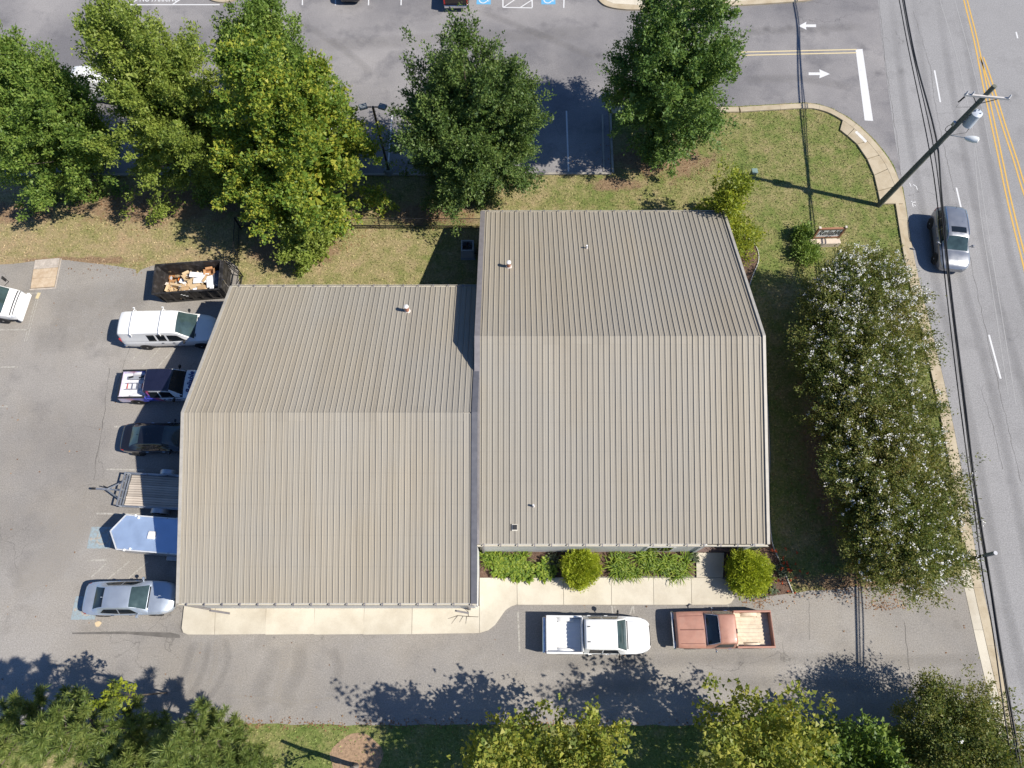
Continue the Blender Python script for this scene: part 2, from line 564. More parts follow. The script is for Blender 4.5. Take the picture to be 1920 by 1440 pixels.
MATS['leaf_maple'] = leaf_mat('turning_maple_leaf', [(.2, (.070, .140, .026)), (.42, (.160, .260, .042)), (.60, (.290, .355, .052)), (.80, (.47, .45, .06)), (.98, (.54, .40, .08))], .4)
MATS['leaf_maple2'] = leaf_mat('golden_maple_leaf', [(.2, (0.089, 0.145, 0.028)), (.45, (0.216, 0.265, 0.045)), (.65, (0.366, 0.373, 0.069)), (.9, (0.506, 0.449, 0.095))], .4)
MATS['leaf_yellow'] = leaf_mat('yellow_green_leaf', [(.2, (.10, .15, .018)), (.5, (.27, .33, .036)), (.8, (.43, .44, .05)), (.98, (.52, .44, .07))], .4)
MATS['leaf_crape'] = leaf_mat('crape_leaf', [(.2, (.075, .120, .026)), (.45, (.150, .190, .044)), (.7, (.255, .245, .070)), (.95, (.34, .255, .105))], .38, .35)
MATS['petal'] = leaf_mat('white_crape_petal', [(.2, (.78, .76, .78)), (.9, (.85, .85, .85))], .3)
MATS['needle'] = leaf_mat('pine_needle', [(.2, (0.061, 0.105, 0.024)), (.5, (0.149, 0.209, 0.049)), (.8, (0.257, 0.290, 0.078)), (.97, (0.351, 0.311, 0.108))], .28)
MATS['leaf_arbor'] = leaf_mat('arborvitae_leaf', [(.2, (0.163, 0.237, 0.022)), (.5, (0.375, 0.450, 0.040)), (.8, (0.525, 0.562, 0.056)), (.97, (0.650, 0.425, 0.088))], .4, 1.6)
MATS['leaf_bright'] = leaf_mat('bright_perennial_leaf', [(.2, (.050, .11, .014)), (.45, (.150, .240, .026)), (.7, (.270, .350, .042)), (.97, (.42, .42, .07))], .35, 2.5)
MATS['leaf_sage'] = leaf_mat('sage_leaf', [(.2, (0.050, 0.075, 0.040)), (.8, (0.130, 0.160, 0.090))], .2)
MATS['petal_red'] = leaf_mat('red_petal', [(.2, (0.350, 0.030, 0.020)), (.9, (0.600, 0.120, 0.030))], .2)
MATS['litter'] = leaf_mat('fallen_leaf', [(.2, (.14, .07, .035)), (.6, (.26, .14, .07)), (.9, (.38, .25, .12))], .1)

# ---------------------------------------------------------------- the site: ground, lots, road
def px(pts, z=0.0):
    return [G(x, y, z) for x, y in pts]

def sheet(name, pts, z, mat, parent=None, sub=False):
    o = MB().poly([(p[0], p[1]) for p in pts], z).build(name, mat, parent)
    flat_up(o)
    if parent is None: o['kind'] = 'structure'
    return o

ground = sheet('ground', [(-900, -900), (900, -900), (900, 900), (-900, 900)], 0, MATS['lawn'])

lot_px = [(-500, 497), (0, 496), (40, 493), (60, 490), (110, 487), (150, 491), (205, 497), (238, 502), (254, 505), (257, 514), (264, 506), (285, 498), (360, 490), (425, 488), (446, 500), (450, 540), (500, 600), (500, 1050), (1400, 1050), (1440, 1112), (1480, 1114), (1520, 1107), (1560, 1106), (1600, 1100), (1640, 1100), (1690, 1094), (1740, 1090), (1780, 1083), (1812, 1075), (1850, 1090), (1886, 1240), (1906, 1345), (1840, 1352), (1700, 1360), (1480, 1357), (1200, 1361), (1000, 1358), (700, 1360), (420, 1357), (200, 1360), (0, 1358), (-500, 1360)]
def rough_edge(pts, amp=.06, step=.7, seed=3):
    rnd = random.Random(seed)
    out = []
    for i, a in enumerate(pts):
        b = pts[(i + 1) % len(pts)]
        d = (b - a)
        n = max(1, int(d.length / step))
        if d.length > 40: n = max(n // 4, 1)
        nx, ny = -d.y / max(d.length, 1e-6), d.x / max(d.length, 1e-6)
        for k in range(n):
            o = rnd.uniform(-amp, amp) if k else 0
            q = a + d * (k / n)
            out.append(Vector((q.x + nx * o, q.y + ny * o, 0)))
    return out
lot_poly = rough_edge(px(lot_px))
parking_lot = sheet('parking_lot', lot_poly, .004, MATS['lot'])

upper_px = [(-900, 326), (0, 326), (600, 327), (1146, 325), (1141, 206), (1250, 203), (1385, 199), (1510, 192), (1535, 195), (1560, 203), (1590, 219), (1615, 238), (1640, 262), (1660, 286), (1676, 310), (1690, 350), (1800, 350), (1720, -420), (-900, -420)]
upper_poly = px(upper_px)
upper_lot = sheet('upper_parking_lot', upper_poly, .004, MATS['upper'])

def curve_pts(pts, n=6):
    """smooth picture polyline"""
    out = []
    P = [pts[0]] + list(pts) + [pts[-1]]
    for i in range(1, len(P) - 2):
        p0, p1, p2, p3 = [np.array(P[i + k], float) for k in (-1, 0, 1, 2)]
        for k in range(n):
            t = k / n
            out.append(tuple(.5 * ((2 * p1) + (-p0 + p2) * t + (2 * p0 - 5 * p1 + 4 * p2 - p3) * t * t + (-p0 + 3 * p1 - 3 * p2 + p3) * t ** 3)))
    out.append(tuple(pts[-1]))
    return out

road_left_px = [(1640, -60), (1652, 60), (1664, 160), (1678, 260), (1688, 320), (1698, 380), (1712, 470), (1728, 545), (1747, 620), (1770, 715), (1790, 810), (1812, 930), (1834, 1060), (1856, 1160), (1882, 1270), (1908, 1370), (1928, 1440)]
rl = px(curve_pts(road_left_px, 3))
d0 = (rl[0] - rl[1]).normalized(); d1 = (rl[-1] - rl[-2]).normalized()
road_left = [rl[0] + d0 * 300] + rl + [rl[-1] + d1 * 300]
road_poly = road_left + [p + Vector((17, 0, 0)) for p in reversed(road_left)]
road = sheet('road', road_poly, .008, MATS['road'])

# paint and cracks on the pavement ----------------------------------------------------
def strip(pts, w, z, name, mat, parent):
    pts = [Vector((p[0], p[1], 0)) for p in pts]
    L, Rr = [], []
    for i, p in enumerate(pts):
        d = pts[min(i + 1, len(pts) - 1)] - pts[max(i - 1, 0)]
        d.normalize()
        ww = w[i] if isinstance(w, (list, tuple)) else w
        nrm = Vector((-d.y, d.x, 0)) * ww / 2
        L.append((p.x + nrm.x, p.y + nrm.y, z)); Rr.append((p.x - nrm.x, p.y - nrm.y, z))
    o = MB().grid([L, Rr]).build(name, mat, parent)
    return flat_up(o)

def line(a, b, w=.1, mat='white_mark', parent=None, z=.012, name='painted_line'):
    return strip([G(*a), G(*b)], w, z, name, MATS[mat], parent)

def shape(pts, mat, parent, z=.012, name='painted_mark'):
    o = MB().poly([(p[0], p[1]) for p in px(pts)], z).build(name, MATS[mat], parent)
    return flat_up(o)

def crack_line(pts, parent, z, w=.035, seed=1):
    rnd = random.Random(seed)
    P = px(pts)
    out = []
    for a, b in zip(P[:-1], P[1:]):
        n = max(2, int((b - a).length / .35))
        for k in range(n):
            q = a + (b - a) * (k / n)
            out.append((q.x + rnd.uniform(-.05, .05), q.y + rnd.uniform(-.05, .05)))
    out.append((P[-1].x, P[-1].y))
    return strip(out, [w * .7 * rnd.uniform(.3, 1.2) for _ in out], z, 'crack', MATS['crack'], parent)

# road centre lines
ya = [(1800, -40), (1807, 0), (1826, 75), (1845, 170), (1870, 287), (1885, 360), (1902, 432), (1919, 500), (1945, 620), (1980, 800), (2010, 960)]
yb = [(1837, 107), (1848, 137), (1860, 175), (1880, 240), (1900, 300), (1915, 350), (1945, 440), (2000, 600)]
for ln in (ya, yb):
    P = px(curve_pts(ln, 3))
    for k in (0, .27):
        strip([(p.x + k, p.y) for p in P], .11, .014, 'centre_line', MATS['yellow_mark'], road)
for a, b in (((1752, 132), (1763, 192)), ((1793, 352), (1811, 430)), ((1854, 628), (1876, 710)), ((1905, 60), (1908, 72))):
    line(a, b, .12, 'white_mark', road, .014, 'lane_dash')
for pts, sd in (([(1712, 20), (1745, 130), (1752, 190), (1775, 300), (1790, 360)], 4), ([(1811, 450), (1835, 560), (1862, 680), (1890, 800), (1915, 905)], 5), ([(1648, 0), (1660, 120), (1680, 250), (1690, 330)], 6), ([(1840, 730), (1862, 800), (1880, 880)], 9)):
    crack_line(pts, road, .013, .03, sd)
for pts in ([(1762, 0), (1800, 130), (1828, 270), (1852, 430), (1878, 590), (1905, 760)], [(1790, 0), (1830, 150), (1858, 290)], [(1826, 275), (1838, 400), (1860, 540), (1890, 740)]):
    strip(px(curve_pts(pts, 4)), .05, .0125, 'pavement_seam', M('pale_seam', (.33, .325, .32), .9), road)
# utility locate marks sprayed near the pole
for pts in ([(1705, 343), (1708, 350)], [(1712, 346), (1718, 350), (1720, 356)], [(1709, 377), (1712, 388)], [(1709, 380), (1717, 379)], [(1713, 384), (1717, 386)]):
    strip(px(pts), .06, .014, 'spray_mark', MATS['white_mark'], road)
# drive mouth
shape([(1604, 93), (1617, 92), (1637, 227), (1621, 226)], 'white_mark', upper_lot, .012, 'stop_bar')
for dy in (0, 6):
    line((1386, 98 + dy), (1606, 93 + dy), .11, 'pale_yellow_mark', upper_lot, .013, 'centre_line')
shape([(1497, 49), (1512, 41), (1511, 46), (1530, 46), (1530, 51), (1511, 51), (1512, 56)], 'white_mark', upper_lot, .012, 'lane_arrow')
shape([(1556, 139), (1536, 130), (1537, 136), (1516, 136), (1516, 141), (1537, 141), (1536, 147)], 'white_mark', upper_lot, .012, 'lane_arrow')
# stalls on the near side of the upper lot
for a, b in (((735, 216), (727, 321)), ((1062, 208), (1066, 322)), ((845, 212), (842, 322)), ((953, 210), (955, 322)), ((625, 215), (610, 322)), ((515, 216), (494, 322))):
    line(a, b, .11, 'white_mark', upper_lot)
# stalls along the top
for x in (506, 567, 629, 691, 752):
    line((x + 1, -30), (x, 10), .1, 'white_mark', upper_lot)
line((240, 9), (412, 9), .11, 'white_mark', upper_lot)
line((241, 9), (247, -12), .11, 'white_mark', upper_lot, .013)
line((246, 6), (290, -18), .11, 'white_mark', upper_lot, .014)
line((323, 9), (355, -12), .11, 'white_mark', upper_lot, .014)
line((943, -20), (943, 14), .1, 'white_mark', upper_lot)
line((997, -20), (998, 14), .1, 'white_mark', upper_lot)
line((943, 14), (998, 15), .1, 'white_mark', upper_lot, .013)
line((944, 14), (982, -12), .09, 'white_mark', upper_lot, .014)
line((976, 14), (1010, -8), .09, 'white_mark', upper_lot, .015)
line((1058, -20), (1057, 15), .1, 'white_mark', upper_lot)

def text_mesh(txt, size, shear=0.0, extrude=0.0, offset=0.0):
    cu = bpy.data.curves.new('lettering', 'FONT')
    cu.body = txt; cu.size = size; cu.shear = shear; cu.extrude = extrude; cu.offset = offset
    cu.align_x = 'CENTER'; cu.align_y = 'CENTER'
    o = bpy.data.objects.new('lettering', cu)
    C.objects.link(o)
    dg = bpy.context.evaluated_depsgraph_get()
    me = bpy.data.meshes.new_from_object(o.evaluated_get(dg))
    bpy.data.objects.remove(o)
    me.materials.clear()
    return me

def lettering(txt, size, mat, parent, loc, rot=(0, 0, 0), scale=(1, 1, 1), shear=0.0, extrude=0.0, name='lettering', offset=0.0):
    me = text_mesh(txt, size, shear, extrude, offset)
    me.materials.append(mat)
    o = bpy.data.objects.new(name, me)
    C.objects.link(o)
    o.parent = parent
    o.location = loc; o.rotation_euler = rot; o.scale = scale
    return o

q = G(299, -2)
lettering('NO PARKING', .9, MATS['white_mark'], upper_lot, (q.x, q.y, .012), scale=(.58, 1.1, 1), offset=.01)

def access_symbol(cx, cy, w, h, parent, worn=False, rot=0.0):
    """blue square with the wheelchair figure, centre in metres"""
    bl = MATS['worn_blue_mark' if worn else 'blue_mark']; wh = MATS['worn_mark' if worn else 'white_mark']
    ca, sa = math.cos(rot), math.sin(rot)
    def T(u, v): return (cx + (u * w * ca - v * h * sa), cy + (u * w * sa + v * h * ca))
    o = MB().poly([T(-.5, -.5), T(.5, -.5), T(.5, .5), T(-.5, .5)], .010).build('stall_square', bl, parent)
    flat_up(o)
    arc = [T(-.04 + .27 * math.cos(a), -.12 + .27 * math.sin(a)) for a in [R(105) + R(230) * k / 16 for k in range(17)]]
    lw = .055 * w
    strip(arc, lw * 1.4, .0125, 'wheelchair_mark', wh, o)
    strip([T(-.06, .3), T(-.02, .02), T(.2, .0), T(.3, -.24), T(.4, -.2)], lw * 1.5, .0135, 'wheelchair_mark', wh, o)
    strip([T(-.05, .16), T(.17, .14)], lw, .0145, 'wheelchair_mark', wh, o)
    hd = MB().poly([T(-.07 + .075 * math.cos(k * math.pi / 5), .4 + .075 * math.sin(k * math.pi / 5)) for k in range(10)], .0125).build('wheelchair_mark', wh, o)
    flat_up(hd)
for x in (907, 1028):
    q = G(x, -3)
    access_symbol(q.x, q.y, 1.15, 1.35, upper_lot)

# near lot marks
for a, b in (((-20, 550), (72, 550)), ((-20, 619), (52, 618)), ((-20, 689), (34, 688)), ((-20, 763), (15, 762)), ((214, 800), (262, 801)), ((200, 880), (270, 881)), ((180, 963), (262, 964)), ((164, 1051), (200, 1050))):
    line(a, b, .1, 'worn_mark', parking_lot)
for a, b in (((245, 678), (290, 632)), ((265, 690), (312, 640)), ((290, 695), (330, 650)), ((205, 1052), (168, 1085)), ((243, 1052), (200, 1088)), ((278, 1053), (240, 1085))):
    line(a, b, .09, 'worn_mark', parking_lot)
for x0, x1 in ((73, 50), (69, 46)):
    line((x0, 556), (x1, 640), .05, 'worn_mark', parking_lot)
line((74, 549), (69, 560), .22, 'pale_yellow_mark', parking_lot, .014)
line((971, 1147), (974, 1222), .1, 'worn_mark', parking_lot)
for a, b in (((1147, 1136), (1149, 1152)), ((1151, 1136), (1159, 1154)), ((1186, 1136), (1181, 1152)), ((1187, 1136), (1189, 1150)), ((1365, 1133), (1366, 1150))):
    line(a, b, .09, 'worn_mark', parking_lot, .012 + .001 * (a[0] % 3))
q = G(189, 1008); access_symbol(q.x, q.y, 1.25, 1.35, parking_lot, True, R(90))
q = G(160, 1140); access_symbol(q.x, q.y, 1.25, 1.35, parking_lot, True, R(90))
crack_line([(205, 690), (197, 760), (190, 820), (180, 860), (176, 900)], parking_lot, .010, .05, 11)
crack_line([(244, 650), (230, 690), (216, 735)], parking_lot, .010, .035, 12)
crack_line([(1696, 1165), (1702, 1230), (1708, 1285)], parking_lot, .010, .03, 13)
crack_line([(1517, 1120), (1518, 1200)], parking_lot, .010, .02, 14)
shape([(135, 1186), (230, 1184), (320, 1186), (337, 1190), (338, 1196), (318, 1196), (240, 1189), (136, 1189)], 'crack', parking_lot, .009, 'tar_patch').data.materials[0] = M('tar_patch', (.13, .12, .11), .9, 0, .3, 2)

# concrete along the road: gutter pan, kerb, drive corner --------------------------------
def band(pts_in, w_pieces, off0, off1, z0, z1, name, mat, parent, gap=.012):
    """split a line into pieces; each piece a thin concrete block between two offsets to the left of travel"""
    pts = [Vector((p.x, p.y, 0)) for p in pts_in]
    seg = [0]
    for a, b in zip(pts[:-1], pts[1:]): seg.append(seg[-1] + (b - a).length)
    total = seg[-1]
    def at(s):
        s = max(0, min(total, s))
        i = max(j for j in range(len(seg) - 1) if seg[j] <= s) if s < total else len(seg) - 2
        t = (s - seg[i]) / max(seg[i + 1] - seg[i], 1e-6)
        d = (pts[i + 1] - pts[i]).normalized()
        return pts[i].lerp(pts[i + 1], t), Vector((-d.y, d.x, 0))
    n = max(1, round(total / w_pieces))
    step = total / n
    for k in range(n):
        ss = np.linspace(k * step + gap / 2, (k + 1) * step - gap / 2, max(2, int(step / .5) + 1))
        A, B = [], []
        for s in ss:
            p, nn = at(s)
            o0 = off0(s) if callable(off0) else off0
            o1 = off1(s) if callable(off1) else off1
            A.append((p + nn * o0)); B.append((p + nn * o1))
        poly = [(v.x, v.y) for v in A] + [(v.x, v.y) for v in reversed(B)]
        MB().poly(poly, z0, z1).build(name, mat, parent)

gut_px = [(1690, 345), (1698, 385), (1712, 470), (1728, 545), (1747, 620), (1770, 715), (1790, 810), (1812, 930), (1834, 1060), (1856, 1160), (1882, 1270), (1908, 1370), (1930, 1450)]
gl = px(curve_pts(gut_px, 3))
kerb_root = tag(thing('road_kerb', 'tan concrete gutter and kerb running down the side of the road', 'kerb'), kind=None)
band(gl, 3.05, -.02, -.52, -.05, .022, 'gutter_slab', MATS['kerb'], kerb_root)
# a low kerb only beside the planted verge
vg = [p for p in gl if p.y > G(1834, 1060).y]
band(vg, 3.05, -.52, -.74, -.05, .11, 'kerb_stone', MATS['kerb'], kerb_root)
# wide apron where the drive meets the road
ap = [p for p in gl if p.y <= G(1834, 1060).y + .2]
band(ap, 3.05, -.54, lambda s: -1.05, -.05, .018, 'apron_slab', MATS['walk'], kerb_root)

corner_px = [(1386, 203), (1450, 199), (1510, 196), (1535, 199), (1560, 207), (1588, 223), (1613, 242), (1637, 266), (1657, 290), (1672, 313), (1688, 350)]
cl = px(curve_pts(corner_px, 3))
ck = thing('drive_kerb', 'curved concrete kerb round the lawn corner at the drive mouth', 'kerb')
band(cl, 3.0, -.0, -.44, -.05, .13, 'kerb_stone', MATS['kerb'], ck)
walk_px = [(1580, 222), (1605, 238), (1632, 265), (1653, 291), (1669, 316), (1683, 350), (1692, 384), (1650, 384), (1645, 360), (1638, 330), (1625, 300), (1606, 272), (1588, 256), (1574, 245)]
cw = thing('corner_footpath', 'tan concrete corner footpath slabs beside the utility pole', 'footpath')
wpts = px(walk_px)
outer = wpts[:7]; inner = list(reversed(wpts[7:]))
for i in range(6):
    a, b = outer[i], outer[i + 1]
    c0, c1 = inner[i], inner[i + 1]
    g = .02
    MB().poly([a.lerp(b, g), a.lerp(b, 1 - g), c0.lerp(c1, 1 - g), c0.lerp(c1, g)], -.05, .118).build('path_slab', MATS['kerb'], cw)
shape([(1601, 250), (1607, 246), (1629, 263), (1621, 270)], 'white_mark', cw, .123, 'tactile_pad').data.materials[0] = M('pale_tactile_pad', (.62, .60, .56), .8)

# kerb round the near stalls of the upper lot
uk = thing('stall_kerb', 'long grey concrete kerb edging the shaded stalls of the upper lot', 'kerb')
band(px([(-200, 327), (200, 327), (600, 327), (1146, 325)]), 3.05, 0, -.15, -.05, .13, 'kerb_stone', MATS['kerb_grey'], uk)
band(px([(1147, 325), (1144, 262), (1142, 207)]), 2.6, 0, -.15, -.05, .13, 'kerb_stone', MATS['kerb_grey'], uk)
band(px([(1134, 322), (1132, 262), (1131, 215)]), 3.0, 0, .12, .005, .06, 'wheel_stop', MATS['kerb_grey'], uk)
band(px([(1142, 206), (1250, 204), (1384, 203)]), 3.0, 0, -.44, -.05, .13, 'kerb_stone', MATS['kerb'], uk)

# islands at the top
isl = thing('kerb_island', 'tan kerbed concrete island at the top beside the blue stall', 'island')
ip = [(1118, -30), (1120, -4), (1128, 8), (1142, 15), (1165, 19), (1200, 20), (1300, 16), (1400, 11), (1490, 5), (1520, 1), (1540, -8), (1545, -40)]
MB().poly(px(curve_pts(ip, 3)), -.05, .13).build('kerb_face', MATS['kerb'], isl)
MB().poly(px([(1127, -36), (1130, -6), (1138, 4), (1150, 9), (1200, 12), (1300, 8), (1400, 3), (1490, -3), (1515, -8), (1535, -40)]), .1, .136).build('island_top', MATS['walk'], isl)
isl2 = thing('kerb_island', 'small rounded kerb island nose near the no parking letters', 'island')
MB().poly(px(curve_pts([(386, -20), (392, -2), (402, 4), (418, 6), (436, 3), (446, -4), (450, -20)], 3)), -.05, .13).build('kerb_face', MATS['kerb'], isl2)
MB().poly(px([(393, -24), (398, -5), (418, 1), (436, -3), (442, -24)]), .1, .136).build('island_top', M('island_soil', (.3, .24, .17), .9), isl2)

# front walk of the shop: separate slabs -----------------------------------------------
walk = thing('shop_walk', 'pale concrete walk along the front of the metal building', 'walkway')
def slab(pts, z=.11):
    P = px(pts, z)
    c = sum((p for p in P), Vector()) / len(P)
    P2 = [p + (c - p).normalized() * .012 for p in P]
    MB().poly([(p.x, p.y) for p in P2], -.05, z).build('walk_slab', MATS['walk'], walk)
slab([(345, 1136), (404, 1136), (402, 1190), (352, 1190), (343, 1186), (340, 1178)])
xs = [404, 499, 590, 683, 773]
for a, b in zip(xs[:-1], xs[1:]):
    slab([(a, 1136), (b, 1136), (b - 1, 1189), (a - 2, 1190)])
slab([(773, 1136), (899, 1136), (899, 1187), (772, 1189)])
slab([(899, 1083), (969, 1083), (970, 1133), (958, 1137), (948, 1144), (938, 1158), (928, 1172), (915, 1182), (899, 1187)])
xs = [969, 1056, 1146, 1225, 1296]
for a, b in zip(xs[:-1], xs[1:]):
    slab([(a, 1083), (b, 1083), (b + 1, 1134), (a + 1, 1134)])
slab([(1296, 1083), (1352, 1083), (1366, 1090), (1376, 1105), (1377, 1122), (1371, 1131), (1362, 1134), (1297, 1134)])
slab([(1305, 1036), (1358, 1036), (1356, 1083), (1306, 1083)])

bed = sheet('planting_bed', px([(900, 1024), (1444, 1010), (1450, 1030), (1466, 1062), (1487, 1112), (1440, 1118), (1385, 1118), (1380, 1084), (1300, 1080), (900, 1083)]), .03, MATS['mulch'])
bed2 = sheet('side_bed', px([(1395, 440), (1412, 455), (1421, 470), (1422, 490), (1412, 515), (1405, 535), (1425, 600), (1438, 720), (1443, 900), (1444, 1010), (1400, 1010), (1380, 700), (1370, 500)]), .028, MATS['mulch'])
sheet('mulch_ring', [G(668, 1424) + Vector((1.35 * math.cos(a) * (1 + .08 * math.sin(5 * a)), 1.25 * math.sin(a), 0)) for a in np.linspace(0, 2 * math.pi, 28, endpoint=False)], .006, M('pine_straw', (.30, .20, .125), .95, 0, .35, 8))
for pts, rr in (([(1395, 440), (1412, 455), (1421, 470), (1422, 490), (1412, 515), (1405, 535)], 1), ([(1438, 740), (1443, 850), (1441, 940), (1446, 1005), (1452, 1030), (1466, 1060), (1480, 1095), (1487, 1112)], 2)):
    P = px(curve_pts(pts, 4), .06)
    lab = 'thin pale garden edging curving round the bed at the back corner of the building' if rr == 1 else 'thin pale garden edging beside the shaded lawn and red flowers'
    tag(MB().path(P, .035, 6).build('garden_edging', M('pale_edging', (.5, .48, .44), .7)), lab, 'edging')

# ---------------------------------------------------------------- the metal building
RW = dict(x0=-2.02, x1=13.88, ye=5.99, yr=16.67, yb=27.35, ze=2.90)
LW = dict(x0=-17.20, x1=-1.84, ye=2.87, yr=12.11, yb=21.35, ze=3.66)
for w in (RW, LW): w['zr'] = w['ze'] + (w['yr'] - w['ye']) / 3
bld = thing('metal_building', 'long metal building with two tan ribbed gable roofs side by side', 'building')
MATS['taupe_trim'] = M('taupe_trim', (.215, .20, .205), .5, .1)
MATS['grey_trim'] = M('slate_trim', (.12, .12, .135), .5, .1)
MATS['light_trim'] = M('stone_trim', (.42, .39, .34), .5, .1)
MATS['gutter'] = M('cream_gutter', (.52, .485, .41), .5, 0, .1)
MATS['wall_white'] = M('white_metal_wall', (.62, .62, .62), .55, 0, .06)
MATS['wall_tan'] = M('tan_metal_wall', (.30, .27, .22), .55, 0, .06)

def panel_mesh(width, run, name):
    prof = []
    f = FT
    k = 0.0
    n = round(width / f)
    for i in range(n):
        o = i * f
        prof += [(o + .000, .0), (o + .008, .048), (o + .026, .048), (o + .050, .0), (o + .135, .0), (o + .145, .008), (o + .163, .008), (o + .175, .0), (o + .225, .0), (o + .235, .008), (o + .253, .008), (o + .265, .0)]
    prof.append((n * f, 0))
    A = [(x, 0, z) for x, z in prof]
    B = [(x, run, z + run / 3) for x, z in prof]
    return MB().grid([A, B]).mesh(name)

for w, lab in ((RW, 'taller right roof with the long rear slope'), (LW, 'left roof standing forward of the other')):
    run = w['yr'] - w['ye']
    wid = w['x1'] - w['x0']
    # solid gable deck under the panels
    mb = MB()
    x0, x1 = w['x0'] + .05, w['x1'] - .05
    P = [(w['ye'] + .02, w['ze'] - .30), (w['ye'] + .02, w['ze'] - .03), (w['yr'], w['zr'] - .03), (w['yb'] - .02, w['ze'] - .03), (w['yb'] - .02, w['ze'] - .30)]
    n = len(P)
    mb.add([(x0, y, z) for y, z in P] + [(x1, y, z) for y, z in P], [tuple(range(n)), tuple(range(n, 2 * n))] + [(i, (i + 1) % n, n + (i + 1) % n, n + i) for i in range(n)])
    roof = mb.build('roof', MATS['light_trim'], bld)
    roof['label'] = lab
    me3 = panel_mesh(3 * FT, run, 'roof_panel')
    x = w['x0'] + .06
    k = 0
    inner0 = x
    while x < w['x1'] - .2:
        rest = (w['x1'] - .06) - x
        if rest >= 3 * FT - .01: me, ww = me3, 3 * FT
        else:
            cnt = max(1, int(rest / FT + .3)); me, ww = panel_mesh(cnt * FT, run, 'roof_panel'), cnt * FT
        a = link('roof_panel', me, MATS['roof'], roof, loc=(x, w['ye'] - .03, w['ze'] - .02))
        # the rear slope keeps the rib profile facing the same way: mirrored mesh
        key = 'roof_panel_rear%.2f%.2f' % (run, ww)
        rear = bpy.data.meshes.get(key)
        if rear is None:
            rear = me.copy(); rear.name = key
            for v in rear.vertices: v.co.y = -v.co.y
            rear.flip_normals()
        link('roof_panel', rear, MATS['roof'], roof, loc=(x, w['yb'] + .03, w['ze'] - .02))
        x += ww
    # formed ridge cap: short ribbed pieces lapped over both slopes
    capm = panel_mesh(3 * FT, .42, 'ridge_cap')
    capr = capm.copy(); capr.name = 'ridge_cap_rear'
    for v in capr.vertices: v.co.y = -v.co.y
    capr.flip_normals()
    x = w['x0'] + .06
    while x + 3 * FT < w['x1']:
        link('ridge_cap', capm, MATS['roof'], roof, loc=(x, w['yr'] - .42, w['zr'] - .14 + .0))
        link('ridge_cap', capr, MATS['roof'], roof, loc=(x, w['yr'] + .42, w['zr'] - .14 + .0))
        x += 3 * FT
    # rake trims
    for xs_, side in ((w['x0'], -1), (w['x1'], 1)):
        inner_side = (w is RW and side < 0) or (w is LW and side > 0)
        mat = (MATS['grey_trim'] if w is LW else MATS['taupe_trim']) if inner_side else MATS['light_trim']
        wd = .30 if inner_side else .16
        for s in (-1, 1):
            ya_, yb_ = w['yr'], (w['ye'] if s < 0 else w['yb']) + s * .05
            za, zb = w['zr'] + .075, w['ze'] - .015 + .075 - .0
            xa, xb = (xs_ - .04, xs_ + wd - .04) if side < 0 else (xs_ - wd + .04, xs_ + .04)
            mb = MB()
            mb.add([(xa, ya_, za), (xb, ya_, za), (xb, yb_, zb), (xa, yb_, zb), (xa, ya_, za - .28), (xb, ya_, za - .05), (xb, yb_, zb - .05), (xa, yb_, zb - .28)] if side < 0 else
                   [(xa, ya_, za), (xb, ya_, za), (xb, yb_, zb), (xa, yb_, zb), (xa, ya_, za - .05), (xb, ya_, za - .28), (xb, yb_, zb - .28), (xa, yb_, zb - .05)],
                   [(0, 1, 2, 3), (0, 4, 5, 1), (3, 2, 6, 7), (0, 3, 7, 4), (1, 5, 6, 2)])
            mb.build('rake_trim', mat, roof)
    # gutters with straps
    for s, y in ((-1, w['ye']), (1, w['yb'])):
        g = MB()
        yo, yi = y + s * .165, y + s * .05
        z = w['ze'] - .02
        a, b = w['x0'] + .02, w['x1'] - .02
        g.add([(a, yo, z), (b, yo, z), (a, yo, z - .15), (b, yo, z - .15), (a, yi, z - .15), (b, yi, z - .15), (a, yo - s * .02, z), (b, yo - s * .02, z), (a, yo - s * .02, z - .13), (b, yo - s * .02, z - .13), (a, yi, z - .13), (b, yi, z - .13)],
              [(0, 1, 3, 2), (2, 3, 5, 4), (0, 6, 7, 1), (6, 8, 9, 7), (8, 10, 11, 9)])
        gut = g.build('gutter', MATS['gutter'], bld)
        st = MB().box((0, 0, 0), (.06, .17, .02))
        sme = st.mesh('gutter_strap')
        x = w['x0'] + .5
        while x < w['x1'] - .1:
            link('gutter_strap', sme, MATS['taupe_trim'], gut, loc=(x, y + s * .095, z + .012))
            x += 3 * FT
    # walls
    yf, yk = w['ye'] + .02, w['yb'] - .02
    xa, xb = w['x0'] + (.20 if w is RW else .06), w['x1'] - .05
    zt = w['ze'] - .1
    side = MB()
    for xx in (xa, xb):
        side = MB()
        t = .12 if xx == xa else -.12
        P = [(yf, -.05), (yk, -.05), (yk, zt), (w['yr'], w['zr'] - .1), (yf, zt)]
        m_ = len(P)
        side.add([(xx, y, z) for y, z in P] + [(xx + t, y, z) for y, z in P], [tuple(range(m_)), tuple(range(m_, 2 * m_))] + [(i, (i + 1) % m_, m_ + (i + 1) % m_, m_ + i) for i in range(m_)])
        side.build('end_wall', MATS['wall_white'] if (w is LW and xx == xb) else MATS['wall_tan'], bld)
    MB().box(((xa + xb) / 2, yk, (zt - .05) / 2), (xb - xa - .26, .12, zt + .05)).build('rear_wall', MATS['wall_white'], bld)
